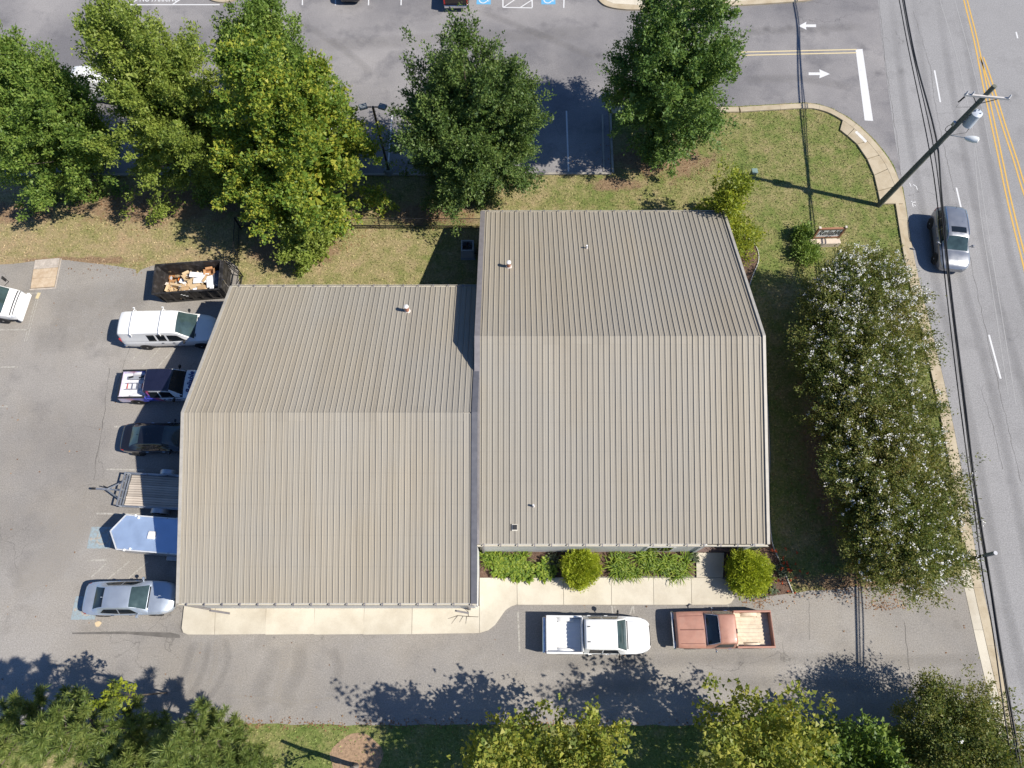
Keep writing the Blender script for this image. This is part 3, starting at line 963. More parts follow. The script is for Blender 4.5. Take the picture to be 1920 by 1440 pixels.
    if w is LW:
        MB().box(((xa + xb) / 2, yf, (zt - .05) / 2), (xb - xa - .26, .12, zt + .05)).build('front_wall', MATS['wall_white'], bld)
    else:
        e0, e1 = G(1300, 1035).x, G(1382, 1035).x
        MB().box(((xa + .13 + e0) / 2, yf, (zt - .05) / 2), (e0 - xa - .13, .12, zt + .05)).build('front_wall', MATS['wall_white'], bld)
        MB().box(((xb - .13 + e1) / 2, yf, (zt - .05) / 2), (xb - .13 - e1, .12, zt + .05)).build('front_wall', MATS['wall_white'], bld)
        MB().box(((e0 + e1) / 2, yf + 1.7, (zt - .05) / 2), (e1 - e0 + .1, .12, zt + .05)).build('porch_wall', MATS['wall_white'], bld)
        for xx in (e0 - .06, e1 + .06):
            MB().box((xx, yf + .93, (zt - .05) / 2), (.11, 1.6, zt + .05)).build('porch_wall', MATS['wall_white'], bld)
        MB().box(((e0 + e1) / 2, yf + .78, .02), (e1 - e0 - .03, 1.7, .2)).build('porch_floor', M('porch_brown_floor', (.16, .11, .095), .8), bld)
        dr = MB().box(((e0 + e1) / 2 - .4, yf + 1.62, 1.15), (.95, .05, 2.05)).build('door', M('dark_door', (.05, .05, .06), .3), bld)
        MB().tube(((e0 + e1) / 2 - .05, yf + 1.58, 1.0), ((e0 + e1) / 2 - .05, yf + 1.58, 1.3), .02).build('door_handle', MATS['chrome'], dr)
        wx0, wx1 = G(1205, 1030).x, G(1250, 1030).x
        wn_ = MB().box(((wx0 + wx1) / 2, yf - .075, 1.35), (wx1 - wx0 + .2, .05, 1.4)).build('window', M('white_window_frame', (.75, .75, .74), .5), bld)
        for k in (0, 1):
            wq = (wx1 - wx0) / 2
            MB().box((wx0 + wq * (k + .5), yf - .105, 1.35), (wq - .06, .02, 1.25)).build('window_pane', MATS['dark_glass'], wn_)
        for xx in (e0 - .02, e1 + .02):
            MB().cbox((xx, yf - .02, zt / 2), (.2, .2, zt), .015).build('porch_post', MATS['wall_white'], bld)
# wall between the roofs on the front (white corner board) and downspouts
for x, y, z in ((-1.62, RW['ye'] - .22, 2.75), (-16.9, LW['ye'] - .22, 3.5), (-2.35, LW['ye'] - .22, 3.5), (13.6, RW['ye'] - .22, 2.75)):
    ds = MB().box((x, y + .12, z / 2 - .05), (.1, .08, z - .1))
    ds.build('downspout', MATS['taupe_trim'], bld)
MB().box((-16.3, LW['ye'] - .24, .17), (1.1, .1, .1), R(-8)).build('downspout_extension', MATS['taupe_trim'], bld)
MB().box((-2.75, LW['ye'] - .24, .17), (.7, .1, .1), R(-10)).build('downspout_extension', MATS['taupe_trim'], bld)

# things standing through the roof (all part of the building)
def roof_z(w, y):
    return w['zr'] - abs(y - w['yr']) / 3 + .02
def stack(px_, py_, w, r, h, col, capped, name):
    z = 5.0
    for _ in range(8):
        p = G(px_, py_, z); z = roof_z(w, p.y)
    m = MB().lathe((p.x, p.y, z - .1), [(r, 0), (r, h * .8 + .1), (r * .98, h + .1)], 14)
    o = m.build(name, col, bld, 40)
    MB().lathe((p.x, p.y, z - .06), [(r * 1.6, 0), (r * 1.5, .07), (r * 1.05, .14)], 14).build('flashing_boot', M('pale_flashing', (.66, .60, .55), .5), o, 40)
    if capped:
        MB().lathe((p.x, p.y, z + h), [(r * .9, 0), (r * 1.15, .02), (r * 1.15, .07), (r * .7, .11), (r * .2, .13)], 14).build('vent_cap', M('white_vent_cap', (.78, .76, .74), .4), o, 40)
terra = M('rusty_flue_pipe', (.42, .20, .13), .6, .1, .25, 10)
stack(764, 583, LW, .12, .50, terra, True, 'flue_pipe')
stack(954, 500, RW, .12, .45, terra, True, 'flue_pipe')
stack(1100, 465, RW, .055, .28, M('white_pipe', (.75, .75, .75), .4), False, 'vent_pipe')
stack(1000, 949, RW, .055, .28, MATS['wall_white'], False, 'vent_pipe')
z = 3.5
for _ in range(8):
    p = G(965, 989, z); z = roof_z(RW, p.y)
vb = MB().box((p.x, p.y, z + .03), (.30, .36, .1), 0, 0, R(18.4)).build('roof_vent', M('pale_flashing2', (.6, .57, .5), .5), bld)
MB().box((p.x + .02, p.y, z + .09), (.22, .26, .1), 0, 0, R(18.4)).build('vent_hood', MATS['black_steel'], vb)

# ---------------------------------------------------------------- vehicles
def interp(xs, ys):
    xs = np.array(xs, float); ys = np.array(ys, float)
    # monotone-ish smooth interpolation (cubic hermite with finite-difference tangents)
    d = np.diff(ys) / np.diff(xs)
    t = np.concatenate([[d[0]], np.where(d[:-1] * d[1:] > 0, 2 * d[:-1] * d[1:] / (d[:-1] + d[1:] + 1e-12), 0), [d[-1]]])
    def f(x):
        x = min(max(x, xs[0]), xs[-1])
        i = min(np.searchsorted(xs, x, 'right') - 1, len(xs) - 2)
        h = xs[i + 1] - xs[i]; s = (x - xs[i]) / h
        return float(ys[i] * (1 + 2 * s) * (1 - s) ** 2 + t[i] * h * s * (1 - s) ** 2 + ys[i + 1] * s * s * (3 - 2 * s) + t[i + 1] * h * s * s * (s - 1))
    return f

class Shell:
    """a body surface: half profile in u (0 top centre .. 1 bottom), stations in x"""
    def __init__(s, xs, prof):
        s.x0, s.x1, s.prof = xs[0], xs[-1], prof
        s.xs = xs
    def P(s, x, u):
        pr = s.prof(x)
        a = abs(u) * (len(pr) - 1)
        i = min(int(a), len(pr) - 2); t = a - i
        y = pr[i][0] * (1 - t) + pr[i + 1][0] * t
        z = pr[i][1] * (1 - t) + pr[i + 1][1] * t
        return Vector((x, y if u >= 0 else -y, z))
    def N(s, x, u):
        e = .01
        a = s.P(min(x + e, s.x1), u) - s.P(max(x - e, s.x0), u)
        b = s.P(x, u + .02) - s.P(x, u - .02)
        n = b.cross(a) if True else a.cross(b)
        n.normalize()
        c = Vector((x, 0, .6))
        if n.dot(s.P(x, u) - c) < 0: n = -n
        return n
    def build(s, name, mat, parent, smooth=30, nx=None):
        pr0 = s.prof(s.xs[0]); m = len(pr0)
        rows = []
        for x in s.xs:
            pr = s.prof(x)
            rows.append([(x, -y, z) for y, z in reversed(pr[1:])] + [(x, y, z) for y, z in pr])
        mb = MB().grid(rows)
        k = len(rows[0])
        n = len(rows)
        mb.f.append(tuple(range(k)))
        mb.f.append(tuple(range((n - 1) * k, n * k)))
        return mb.build(name, mat, parent, smooth)
    def patch(s, x0, x1, u0, u1, name, mat, parent, off=.006, nx=6, nu=8, skew=0.0, smooth=60):
        rows = []
        for i in range(nx + 1):
            r = []
            for j in range(nu + 1):
                u = u0 + (u1 - u0) * j / nu
                x = x0 + (x1 - x0) * i / nx
                x += skew * (abs(u) if skew else 0)
                r.append(s.P(x, u) + s.N(x, u) * off)
            rows.append(r)
        return MB().grid(rows).build(name, mat, parent, smooth)
    def window(s, corners, name, mat, parent, off=.006, n=6):
        """corners: four (x,u) in order round the pane"""
        rows = []
        (xa, ua), (xb, ub), (xc, uc), (xd, ud) = corners
        for i in range(n + 1):
            t = i / n
            r = []
            for j in range(n + 1):
                w = j / n
                x = (xa * (1 - t) + xb * t) * (1 - w) + (xd * (1 - t) + xc * t) * w
                u = (ua * (1 - t) + ub * t) * (1 - w) + (ud * (1 - t) + uc * t) * w
                r.append(s.P(x, u) + s.N(x, u) * off)
            rows.append(r)
        return MB().grid(rows).build(name, mat, parent, 60)

def body_shell(xs, w, zt, zb, crown=.03, tuck=.97, sh=.13, n=28):
    fw, fz, fb = interp(xs, w), interp(xs, zt), interp(xs, zb)
    X = sorted(set(list(np.linspace(xs[0], xs[-1], n)) + list(xs)))
    def prof(x):
        W, Z, B = fw(x), fz(x), fb(x)
        s = min(sh, (Z - B) * .4)
        return [(0, Z + crown), (W * .45, Z + crown * .8), (W * .78, Z + crown * .2), (W * .92, Z - s * .18), (W * .985, Z - s * .55), (W, Z - s), (W * 1.004, (Z + B) / 2), (W * tuck, B + .1), (W * .93, B), (0, B)]
    return Shell(X, prof)

def cabin_shell(xs, zr, wr, wb, zbelt, n=26, crown=.03):
    fz, fr, fw, fb = interp(xs, zr), interp(xs, wr), interp(xs, wb), interp(xs, zbelt)
    X = sorted(set(list(np.linspace(xs[0], xs[-1], n)) + list(xs)))
    def prof(x):
        Z, A, W, B = fz(x), fr(x), fw(x), fb(x)
        h = max(Z - B, .0)
        k = min(1, h / .3)
        return [(0, Z + crown * k), (A * .3, Z + crown * .9 * k), (A * .6, Z + crown * .55 * k), (A * .85, Z + .002), (A * .97, Z - .02 * k), (A * 1.03 + (W - A) * .04, Z - .07 * k), (A + (W - A) * .35, Z - h * .42), (A + (W - A) * .7, Z - h * .72), (W, B - .02), (W * .98, B - .12)]
    return Shell(X, prof)
# profile index for cabin: u=4/9 roof edge, 5/9 corner, 8/9 belt

def wheel(parent, x, y, r, wd, rim_mat=None, hub=.62, name='wheel'):
    s = 1 if y > 0 else -1
    w = MB().lathe((x, y, r), [(r * .66, -wd / 2), (r * .9, -wd / 2), (r, -wd * .32), (r, wd * .32), (r * .9, wd / 2), (r * .66, wd / 2)], 24, 'Y').build(name, MATS['black_rubber'], parent, 40)
    yo = s * (wd / 2 - .01)
    MB().lathe((x, y, r), [(r * .68, yo), (r * .62, yo + s * .008), (r * .5, yo - s * .03), (r * .2, yo - s * .01), (r * .15, yo + s * .012)], 20, 'Y').build('rim', rim_mat or MATS['rim'], w, 40)
    return w

def arches(parent, xs, y, r, depth=.02):
    for x in xs:
        for s in (-1, 1):
            pts = [(x + (r + .06) * math.cos(a), (r + .0) + (r + .06) * math.sin(a)) for a in np.linspace(R(-15), R(195), 18)]
            rows = [[(p[0], s * (y - .25), max(p[1], .12)) for p in pts], [(p[0], s * (y + depth), max(p[1], .12)) for p in pts]]
            mb = MB().grid(rows)
            mb.add([(p[0], s * (y + depth), max(p[1], .12)) for p in pts], [tuple(range(len(pts)))])
            mb.build('wheel_arch', MATS['blackplastic'], parent)

def mirrors(parent, x, y, z, mat, size=(.12, .2, .15), both=True):
    for s in (-1, 1):
        mb = MB()
        mb.tube((x + .02, s * (y - .06), z - .05), (x, s * (y + .06), z), .025, .03, 8)
        mb.lathe((x, s * (y + size[1] * .55), z), [(.02, -size[0] / 2), (size[1] * .42, -size[0] * .4), (size[1] * .5, 0), (size[1] * .42, size[0] * .4), (.02, size[0] / 2)], 10, 'X')
        mb.build('side_mirror', mat, parent, 60)

def sedan(name, label, loc, rz, paint, glass, rear_glass=None, L=4.9, handles=True):
    t = thing(name, label, 'car', loc, rz)
    k = L / 4.9
    xs = [v * k - L / 2 for v in (0, .05, .18, .5, .9, 1.4, 2.4, 3.3, 3.8, 4.3, 4.62, 4.82, 4.9)]
    b = body_shell(xs, [.60, .70, .80, .87, .90, .91, .915, .91, .905, .88, .80, .68, .56], [.78, .93, 1.01, 1.04, 1.03, .98, .94, .95, .93, .86, .77, .68, .6], [.42, .34, .29, .24, .2, .19, .18, .18, .19, .21, .24, .3, .36])
    body = b.build('body', paint, t, 28)
    cx = [v * k - L / 2 for v in (.62, .95, 1.35, 1.7, 2.3, 2.75, 3.15, 3.66)]
    c = cabin_shell(cx, [1.03, 1.2, 1.37, 1.43, 1.455, 1.41, 1.22, .955], [.66, .60, .575, .58, .585, .575, .60, .68], [.80, .84, .86, .87, .88, .88, .88, .86], [1.0, .99, .97, .95, .94, .94, .945, .94])
    c.build('cabin', paint, t, 28)
    X = lambda v: v * k - L / 2
    c.window([(X(.70), -.40), (X(1.33), -.36), (X(1.33), .36), (X(.70), .40)], 'rear_window', rear_glass or glass, t, .007, 8)
    c.window([(X(2.80), -.40), (X(3.58), -.45), (X(3.58), .45), (X(2.80), .40)], 'windscreen', glass, t, .007, 8)
    dg = MATS['dark_glass']
    for s in (-1, 1):
        c.window([(X(1.15), s * .80), (X(1.42), s * .60), (X(2.14), s * .59), (X(2.14), s * .86)], 'side_window', dg, t, .006)
        c.window([(X(2.20), s * .86), (X(2.20), s * .59), (X(2.82), s * .62), (X(3.20), s * .84)], 'side_window', dg, t, .006)
        b.patch(X(.05), X(.34), s * .36, s * .56, 'tail_light', MATS['red_lamp'], t, .006, 4, 5)
        b.patch(X(4.42), X(4.84), s * .34, s * .52, 'headlight', MATS['clear_lamp'], t, .006, 4, 5)
        if handles:
            for hx in (1.75, 2.75):
                MB().box((X(hx), s * .925, .84), (.17, .025, .03)).build('door_handle', MATS['chrome'], t)
    MB().box((X(3.62), 0, .985), (.10, 1.15, .012)).build('wiper_cowl', MATS['blackplastic'], t)
    MB().add([(X(1.36), 0, 1.40), (X(1.22), .02, 1.44), (X(1.22), -.02, 1.44), (X(1.16), 0, 1.36)], [(0, 1, 2), (0, 1, 3), (0, 3, 2), (1, 3, 2)]).build('roof_antenna', paint, t)
    MB().box((X(4.87), 0, .5), (.06, 1.0, .18)).build('grille', MATS['blackplastic'], t)
    arches(t, (X(.98), X(3.9)), .905, .33)
    for x in (.98, 3.9):
        for s in (-1, 1): wheel(t, X(x), s * .83, .33, .215)
    mirrors(t, X(3.18), .90, 1.02, paint)
    return t

def suv(name, label, loc, rz, paint, glass):
    L = 4.65
    t = thing(name, label, 'car', loc, rz)
    X = lambda v: v - L / 2
    xs = [X(v) for v in (0, .06, .25, .6, 1.2, 2.4, 3.2, 3.6, 4.1, 4.42, 4.58, 4.65)]
    b = body_shell(xs, [.70, .80, .88, .915, .925, .925, .925, .92, .90, .82, .72, .6], [.88, 1.06, 1.10, 1.10, 1.06, 1.04, 1.05, 1.05, .99, .88, .78, .68], [.48, .4, .34, .28, .26, .25, .25, .25, .27, .3, .36, .42], .035)
    b.build('body', paint, t, 28)
    cx = [X(v) for v in (.06, .3, .6, 1.2, 2.2, 2.62, 3.0, 3.5)]
    c = cabin_shell(cx, [1.10, 1.55, 1.64, 1.68, 1.67, 1.60, 1.38, 1.06], [.62, .60, .61, .63, .63, .62, .65, .74], [.82, .87, .89, .90, .90, .90, .895, .88], [1.05, 1.07, 1.07, 1.05, 1.03, 1.03, 1.04, 1.04])
    c.build('cabin', paint, t, 28)
    c.window([(X(.09), -.40), (X(.30), -.36), (X(.30), .36), (X(.09), .40)], 'rear_window', MATS['dark_glass'], t, .007, 8)
    c.window([(X(2.68), -.40), (X(3.42), -.45), (X(3.42), .45), (X(2.68), .40)], 'windscreen', glass, t, .007, 8)
    for s in (-1, 1):
        c.window([(X(.45), s * .78), (X(.60), s * .60), (X(1.12), s * .59), (X(1.12), s * .86)], 'side_window', MATS['dark_glass'], t, .006)
        c.window([(X(1.17), s * .86), (X(1.17), s * .59), (X(1.95), s * .59), (X(1.95), s * .86)], 'side_window', MATS['dark_glass'], t, .006)
        c.window([(X(2.0), s * .86), (X(2.0), s * .59), (X(2.66), s * .62), (X(3.05), s * .84)], 'side_window', MATS['dark_glass'], t, .006)
        b.patch(X(.05), X(.26), s * .34, s * .60, 'tail_light', MATS['red_lamp'], t, .008, 4, 5)
        c.patch(X(.07), X(.22), s * .50, s * .86, 'tail_light', MATS['red_lamp'], t, .008, 3, 5)
        b.patch(X(4.15), X(4.56), s * .36, s * .54, 'headlight', MATS['clear_lamp'], t, .006, 4, 5)
        MB().path([c.P(X(v), s * .47) + Vector((0, 0, .045)) for v in (.5, .9, 1.5, 2.1, 2.5)], .018, 6).build('roof_rail', MATS['chrome'], t, 60)
        for hx in (1.55, 2.5):
            MB().box((X(hx), s * .94, .95), (.17, .025, .03)).build('door_handle', MATS['chrome'], t)
        MB().box((X(2.3), s * .935, .36), (1.9, .04, .14)).build('side_cladding', MATS['blackplastic'], t)
    rows = [[c.P(X(x), u) + c.N(X(x), u) * .008 for u in np.linspace(-.27, .27, 9)] for x in np.linspace(2.0, 2.42, 5)]
    MB().grid(rows).build('sunroof', MATS['dark_glass'], t, 60)
    MB().tube((X(.5), .0, 1.66), (X(.36), .0, 1.82), .012, .006).build('roof_antenna', MATS['blackplastic'], t)
    MB().box((X(4.6), 0, .62), (.08, .95, .22)).build('grille', MATS['blackplastic'], t)
    arches(t, (X(.9), X(3.72)), .92, .36)
    for x in (.9, 3.72):
        for s in (-1, 1): wheel(t, X(x), s * .84, .36, .23)
    mirrors(t, X(3.0), .93, 1.12, paint, (.14, .22, .17))
    return t

def pickup(name, label, loc, rz, paint, glass, L=5.6, cab=(2.05, 4.1), nose=None, W=.98, zbelt=1.12, zroof=1.88, bed_mat=None, bed_floor=.82, side_paint=None, crew=True, roof_paint=None, hood_z=1.12, boxy=False, bed_rim=1.2):
    """x 0 = tailgate, L = front bumper"""
    t = thing(name, label, 'pickup truck', loc, rz)
    X = lambda v: v - L / 2
    c0, c1 = cab                       # cab back, windscreen base
    sp = side_paint or paint
    f = L
    if boxy:
        xs = [c0, c0 + .3, c1 - .3, c1, f - .35, f - .12, f - .06, f]
        ww = [W, W, W, W * .995, W * .975, W * .96, W * .95, W * .94]
        zz = [zbelt, zbelt, zbelt, hood_z + .02, hood_z - .03, hood_z - .05, hood_z - .09, hood_z - .2]
        bb = [.42, .4, .4, .4, .42, .42, .45, .5]
    else:
        xs = [c0, c0 + .3, c1 - .3, c1, f - .8, f - .4, f - .15, f]
        ww = [W, W, W, W * .99, W * .965, W * .90, W * .80, W * .66]
        zz = [zbelt, zbelt, zbelt, hood_z + .02, hood_z, hood_z - .07, hood_z - .18, hood_z - .34]
        bb = [.42, .4, .4, .4, .4, .4, .42, .46]
    b = body_shell([X(v) for v in xs], ww, zz, bb, .045, .98, .14)
    body = b.build('body', sp, t, 28)
    if roof_paint or side_paint:
        b.window([(X(c1 + .02), -.46), (X(f - .12), -.40), (X(f - .12), .40), (X(c1 + .02), .46)], 'hood', paint, t, .004, 10)
    rf = (c0 + .18, c1 - .62)
    cx = [X(v) for v in (c0 + .01, c0 + .10, rf[0] + .1, (rf[0] + rf[1]) / 2, rf[1] - .05, rf[1] + .25, c1 + .02)]
    cab_s = cabin_shell(cx, [zroof - .12, zroof - .03, zroof, zroof + .015, zroof - .02, zroof - .24, hood_z + .04], [W * .73, W * .74, W * .74, W * .745, W * .74, W * .77, W * .84], [W * .955, W * .96, W * .965, W * .97, W * .97, W * .97, W * .95], [zbelt - .02] * 5 + [zbelt - .03, hood_z - .0])
    cab_s.build('cab', roof_paint or sp, t, 28)
    if roof_paint:
        # painted flanks below a dark roof
        for s in (-1, 1):
            cab_s.patch(X(c0 + .02), X(c1 - .12), s * .52, s * .92, 'cab_side', sp, t, .004, 10, 6)
            cab_s.patch(X(rf[1] + .02), X(c1 - .02), s * .43, s * .56, 'front_pillar', sp, t, .005, 6, 3)
    cab_s.window([(X(rf[1] + .03), -.41), (X(c1 - .05), -.46), (X(c1 - .05), .46), (X(rf[1] + .03), .41)], 'windscreen', glass, t, .007, 8)
    rowz = [[(X(c0 + .005) - .006, y * W * .62, z) for y in (-1, 0, 1)] for z in (zbelt + .12, zroof - .22)]
    MB().grid(rowz).build('rear_window', MATS['dark_glass'], t)
    for s in (-1, 1):
        if crew:
            mid = (rf[0] + rf[1]) / 2 + .05
            cab_s.window([(X(c0 + .28), s * .86), (X(c0 + .30), s * .60), (X(mid - .04), s * .60), (X(mid - .04), s * .86)], 'side_window', MATS['dark_glass'], t, .008)
            cab_s.window([(X(mid + .03), s * .86), (X(mid + .03), s * .60), (X(rf[1] + .02), s * .62), (X(c1 - .42), s * .85)], 'side_window', MATS['dark_glass'], t, .008)
        else:
            cab_s.window([(X(c0 + .16), s * .86), (X(c0 + .2), s * .60), (X(rf[1] + .0), s * .62), (X(c1 - .36), s * .85)], 'side_window', MATS['dark_glass'], t, .008)
        for hx in ((c0 + .35, (c0 + c1) / 2 + .1) if crew else ((c0 + .3),)):
            MB().box((X(hx), s * (W + .012), zbelt - .17), (.18, .03, .035)).build('door_handle', MATS['chrome'] if boxy else sp, t)
        if boxy:
            MB().box((X(f - .02), s * W * .74, hood_z - .32), (.05, .26, .2)).build('headlight', MATS['clear_lamp'], t)
        else:
            b.patch(X(f - .42), X(f - .1), s * .36, s * .55, 'headlight', MATS['clear_lamp'], t, .006, 4, 5)
        MB().box((X(.0) - .004, s * (W - .07), bed_rim - .30), (.03, .12, .42)).build('tail_light', MATS['red_lamp'], t)
    # open bed
    bm_ = bed_mat or paint
    bx0, bx1 = .0, c0 - .05
    th = .11
    for s in (-1, 1):
        mb = MB()
        mb.cbox((X((bx0 + bx1) / 2), s * (W - th / 2), (bed_rim + .5) / 2), (bx1 - bx0, th, bed_rim - .5), .025)
        mb.build('bed_side', sp, t)
    MB().cbox((X(bx0 + .03), 0, (bed_rim + .52) / 2), (.07, 2 * (W - th) - .01, bed_rim - .55), .02).build('tailgate', sp, t)
    MB().box((X(bx1 - .03), 0, (bed_rim + .52) / 2), (.05, 2 * (W - th) - .01, bed_rim - .55)).build('bed_front_wall', bm_, t)
    fl = MB().box((X((bx0 + bx1) / 2 + .005), 0, bed_floor - .03), (bx1 - bx0 - .12, 2 * (W - th) - .01, .06)).build('bed_floor', bm_, t)
    nrib = 9
    rme = MB().cbox((0, 0, 0), (bx1 - bx0 - .14, .085, .03), .012).mesh('bed_rib')
    for i in range(nrib):
        y = (i - (nrib - 1) / 2) * (2 * (W - th) - .16) / (nrib - 1)
        link('bed_rib', rme, bm_, fl, loc=(X((bx0 + bx1) / 2), y, bed_floor + .013))
    xw = .25 + (bx1 - bx0) * .42
    for s in (-1, 1):
        mb = MB()
        prof = [(x, bed_floor + .2 * math.sin(math.pi * k / 10) ** .55) for k, x in enumerate(np.linspace(xw - .46, xw + .46, 11))]
        rows = [[(X(x), s * (W - th - .005), z) for x, z in prof], [(X(x), s * (W - th - .16), z) for x, z in prof], [(X(x), s * (W - th - .22), bed_floor) for x, z in prof]]
        mb.grid(rows).build('wheel_well', bm_, t, 50)
    MB().cbox((X(-.08), 0, .55), (.16, 2 * W - .1, .2), .03).build('rear_bumper', MATS['chrome'], t)
    if boxy:
        MB().cbox((X(f + .04), 0, .58), (.14, 2 * W + .02, .22), .04).build('front_bumper', MATS['chrome'], t)
        MB().box((X(f - .0), 0, hood_z - .32), (.04, 2 * W * .56, .22)).build('grille', MATS['blackplastic'], t)
    else:
        MB().box((X(f - .03), 0, .72), (.08, W * 1.05, .34)).build('grille', MATS['blackplastic'], t)
    MB().box((X(bx0 + (bx1 - bx0) / 2), 0, .45), (bx1 - bx0, .9, .14)).build('chassis', MATS['black_steel'], t)
    wx = (xw, f - .95)
    arches(t, [X(v) for v in wx], W - .01, .39)
    for x in wx:
        for s in (-1, 1): wheel(t, X(x), s * (W - .12), .39, .26)
    mirrors(t, X(c1 - .45), W + .03, zbelt + .08, MATS['blackplastic'] if not boxy else MATS['chrome'], (.12, .26, .24) if not boxy else (.08, .18, .15))
    return t, b, cab_s, X

def cargo_van(name, label, loc, rz, paint, glass, rack=True, L=5.7, cat='van'):
    t = thing(name, label, cat, loc, rz)
    X = lambda v: v - L / 2
    W = 1.0
    xs = [X(v) for v in (0, .06, .3, 1, 3.6, 4.35, 4.9, 5.3, 5.55, 5.7)]
    b = body_shell(xs, [.90, .955, .985, W, W, .985, .95, .89, .80, .66], [1.1, 1.14, 1.16, 1.16, 1.16, 1.2, 1.12, 1.03, .92, .74], [.5, .45, .42, .4, .38, .38, .38, .4, .42, .46], .05)
    b.build('body', paint, t, 28)
    cx = [X(v) for v in (.02, .12, .4, 1.5, 3.2, 3.62, 4.0, 4.62)]
    c = cabin_shell(cx, [1.90, 2.0, 2.05, 2.07, 2.06, 1.98, 1.66, 1.17], [.70, .74, .76, .77, .77, .76, .79, .86], [.925, .955, .97, .98, .98, .975, .965, .94], [1.1] * 6 + [1.12, 1.15], 30, .05)
    c.build('cargo_shell', paint, t, 28)
    c.window([(X(3.66), -.41), (X(4.56), -.46), (X(4.56), .46), (X(3.66), .41)], 'windscreen', glass, t, .008, 8)
    for s in (-1, 1):
        c.window([(X(3.02), s * .86), (X(3.02), s * .64), (X(3.66), s * .64), (X(4.15), s * .84)], 'side_window', MATS['dark_glass'], t, .008)
        if s < 0:
            c.window([(X(2.38), s * .84), (X(2.38), s * .62), (X(2.90), s * .62), (X(2.90), s * .84)], 'side_window', MATS['dark_glass'], t, .008)
            c.window([(X(1.78), s * .84), (X(1.78), s * .62), (X(2.26), s * .62), (X(2.26), s * .84)], 'side_window', MATS['dark_glass'], t, .008)
            for hx in (2.55, 3.25):
                MB().box((X(hx), s * 1.01, 1.0), (.14, .03, .05)).build('door_handle', MATS['blackplastic'], t)
        MB().box((X(.0) - .0, s * .86, 1.25), (.04, .1, .5)).build('tail_light', MATS['red_lamp'], t)
        b.patch(X(5.3), X(5.6), s * .38, s * .55, 'headlight', MATS['clear_lamp'], t, .006, 4, 5)
    MB().cbox((X(-.05), 0, .52), (.14, 1.85, .2), .03).build('rear_bumper', MATS['chrome'], t)
    MB().box((X(4.58), 0, 1.2), (.1, 1.4, .02)).build('wiper_cowl', MATS['blackplastic'], t)
    MB().box((X(5.66), 0, .68), (.06, 1.1, .3)).build('grille', MATS['blackplastic'], t)
    for k in range(7):
        y = (k - 3) * .2
        rows = [[c.P(X(v), y / .77 * .42) + Vector((0, dy, .012)) for dy in (-.012, .012)] for v in np.linspace(.35, 3.3, 8)]
        MB().grid(rows).build('roof_rib', paint, t)
    if rack:
        for v in (.95, 2.75):
            mb = MB()
            mb.path([(X(v) + .0, y, 2.05 + .16 * (1 - (abs(y) / .9) ** 6 * .9)) for y in np.linspace(-.9, .9, 9)], .025, 8)
            mb.tube((X(v), -.86, 2.02), (X(v), -.9, 1.82), .03); mb.tube((X(v), .86, 2.02), (X(v), .9, 1.82), .03)
            rk = mb.build('roof_rack_bar', M('white_rack', (.8, .8, .8), .35), t, 50)
            MB().box((X(v), .92, 2.17), (.1, .06, .1)).build('rack_stop', M('white_rack', (.8, .8, .8), .35), rk)
    arches(t, (X(1.25), X(4.72)), .985, .36)
    for x in (1.25, 4.72):
        for s in (-1, 1): wheel(t, X(x), s * .89, .36, .24)
    mirrors(t, X(4.02), .99, 1.32, MATS['blackplastic'], (.12, .24, .26))
    return t

white_paint = M('white_car_paint', (.80, .80, .79), .3, 0, .03, 2, .6)
silver_paint = M('silver_car_paint', (.50, .56, .64), .34, .6, .05, 2, .7)
grey_paint = M('charcoal_car_paint', (.30, .31, .33), .32, .6, .05, 2, .8)
black_paint = M('black_car_paint', (.010, .011, .016), .22, 0, .1, 2, .8)
navy_wrap = M('navy_roof_wrap', (.012, .014, .035), .28, 0, .1, 2, .5)
copper_paint = M('faded_copper_paint', (.40, .20, .145), .45, .05, .10, 3, .25, dirt=((.44, .27, .21), .6))
tan_bed = M('sun_bleached_tan_bed', (.64, .54, .41), .7, 0, .12, 5, dirt=((.40, .28, .18), .5))
wrap = wrap_mat()

cargo_van('cargo_van', 'white cargo van with two roof rack bars parked beside the dumpster', (-21.82, 19.82, 0), R(1.5), white_paint, MATS['glass'])

svc, sb, sc_cab, SX = pickup('service_pickup', 'pickup wrapped in white, blue and lilac with dark roof and lettered hood', (-21.42, 16.0, 0), R(1.0), white_paint, MATS['dark_glass'], L=5.5, cab=(1.75, 3.95), side_paint=wrap, roof_paint=navy_wrap, bed_mat=M('white_bed_liner', (.68, .68, .70), .5), W=.95, zroof=1.82, zbelt=1.08, hood_z=1.1, bed_rim=1.15)
hp = sb.P(SX(4.70), 0)
lettering('Reliable', .46, M('navy_lettering', (.015, .03, .16), .4), svc, (SX(4.33), 0.02, hp.z + .035), (0, R(1.5), R(90)), shear=.35, offset=.012)
for s_ in (-1, 1):
    MB().cbox((SX(.85), s_ * .895, 1.165), (1.66, .13, .035), .012).build('bed_rail_cap', MATS['blackplastic'], svc)
MB().cbox((SX(.035), 0, 1.16), (.09, 1.6, .035), .012).build('tailgate_cap', MATS['blackplastic'], svc)
for s_, zz in ((-1, .82),):
    lettering('Reliable', .34, M('navy_lettering', (.015, .03, .16), .4), svc, (SX(3.2), s_ * .968, zz), (R(90), 0, 0), shear=.35, offset=.008)

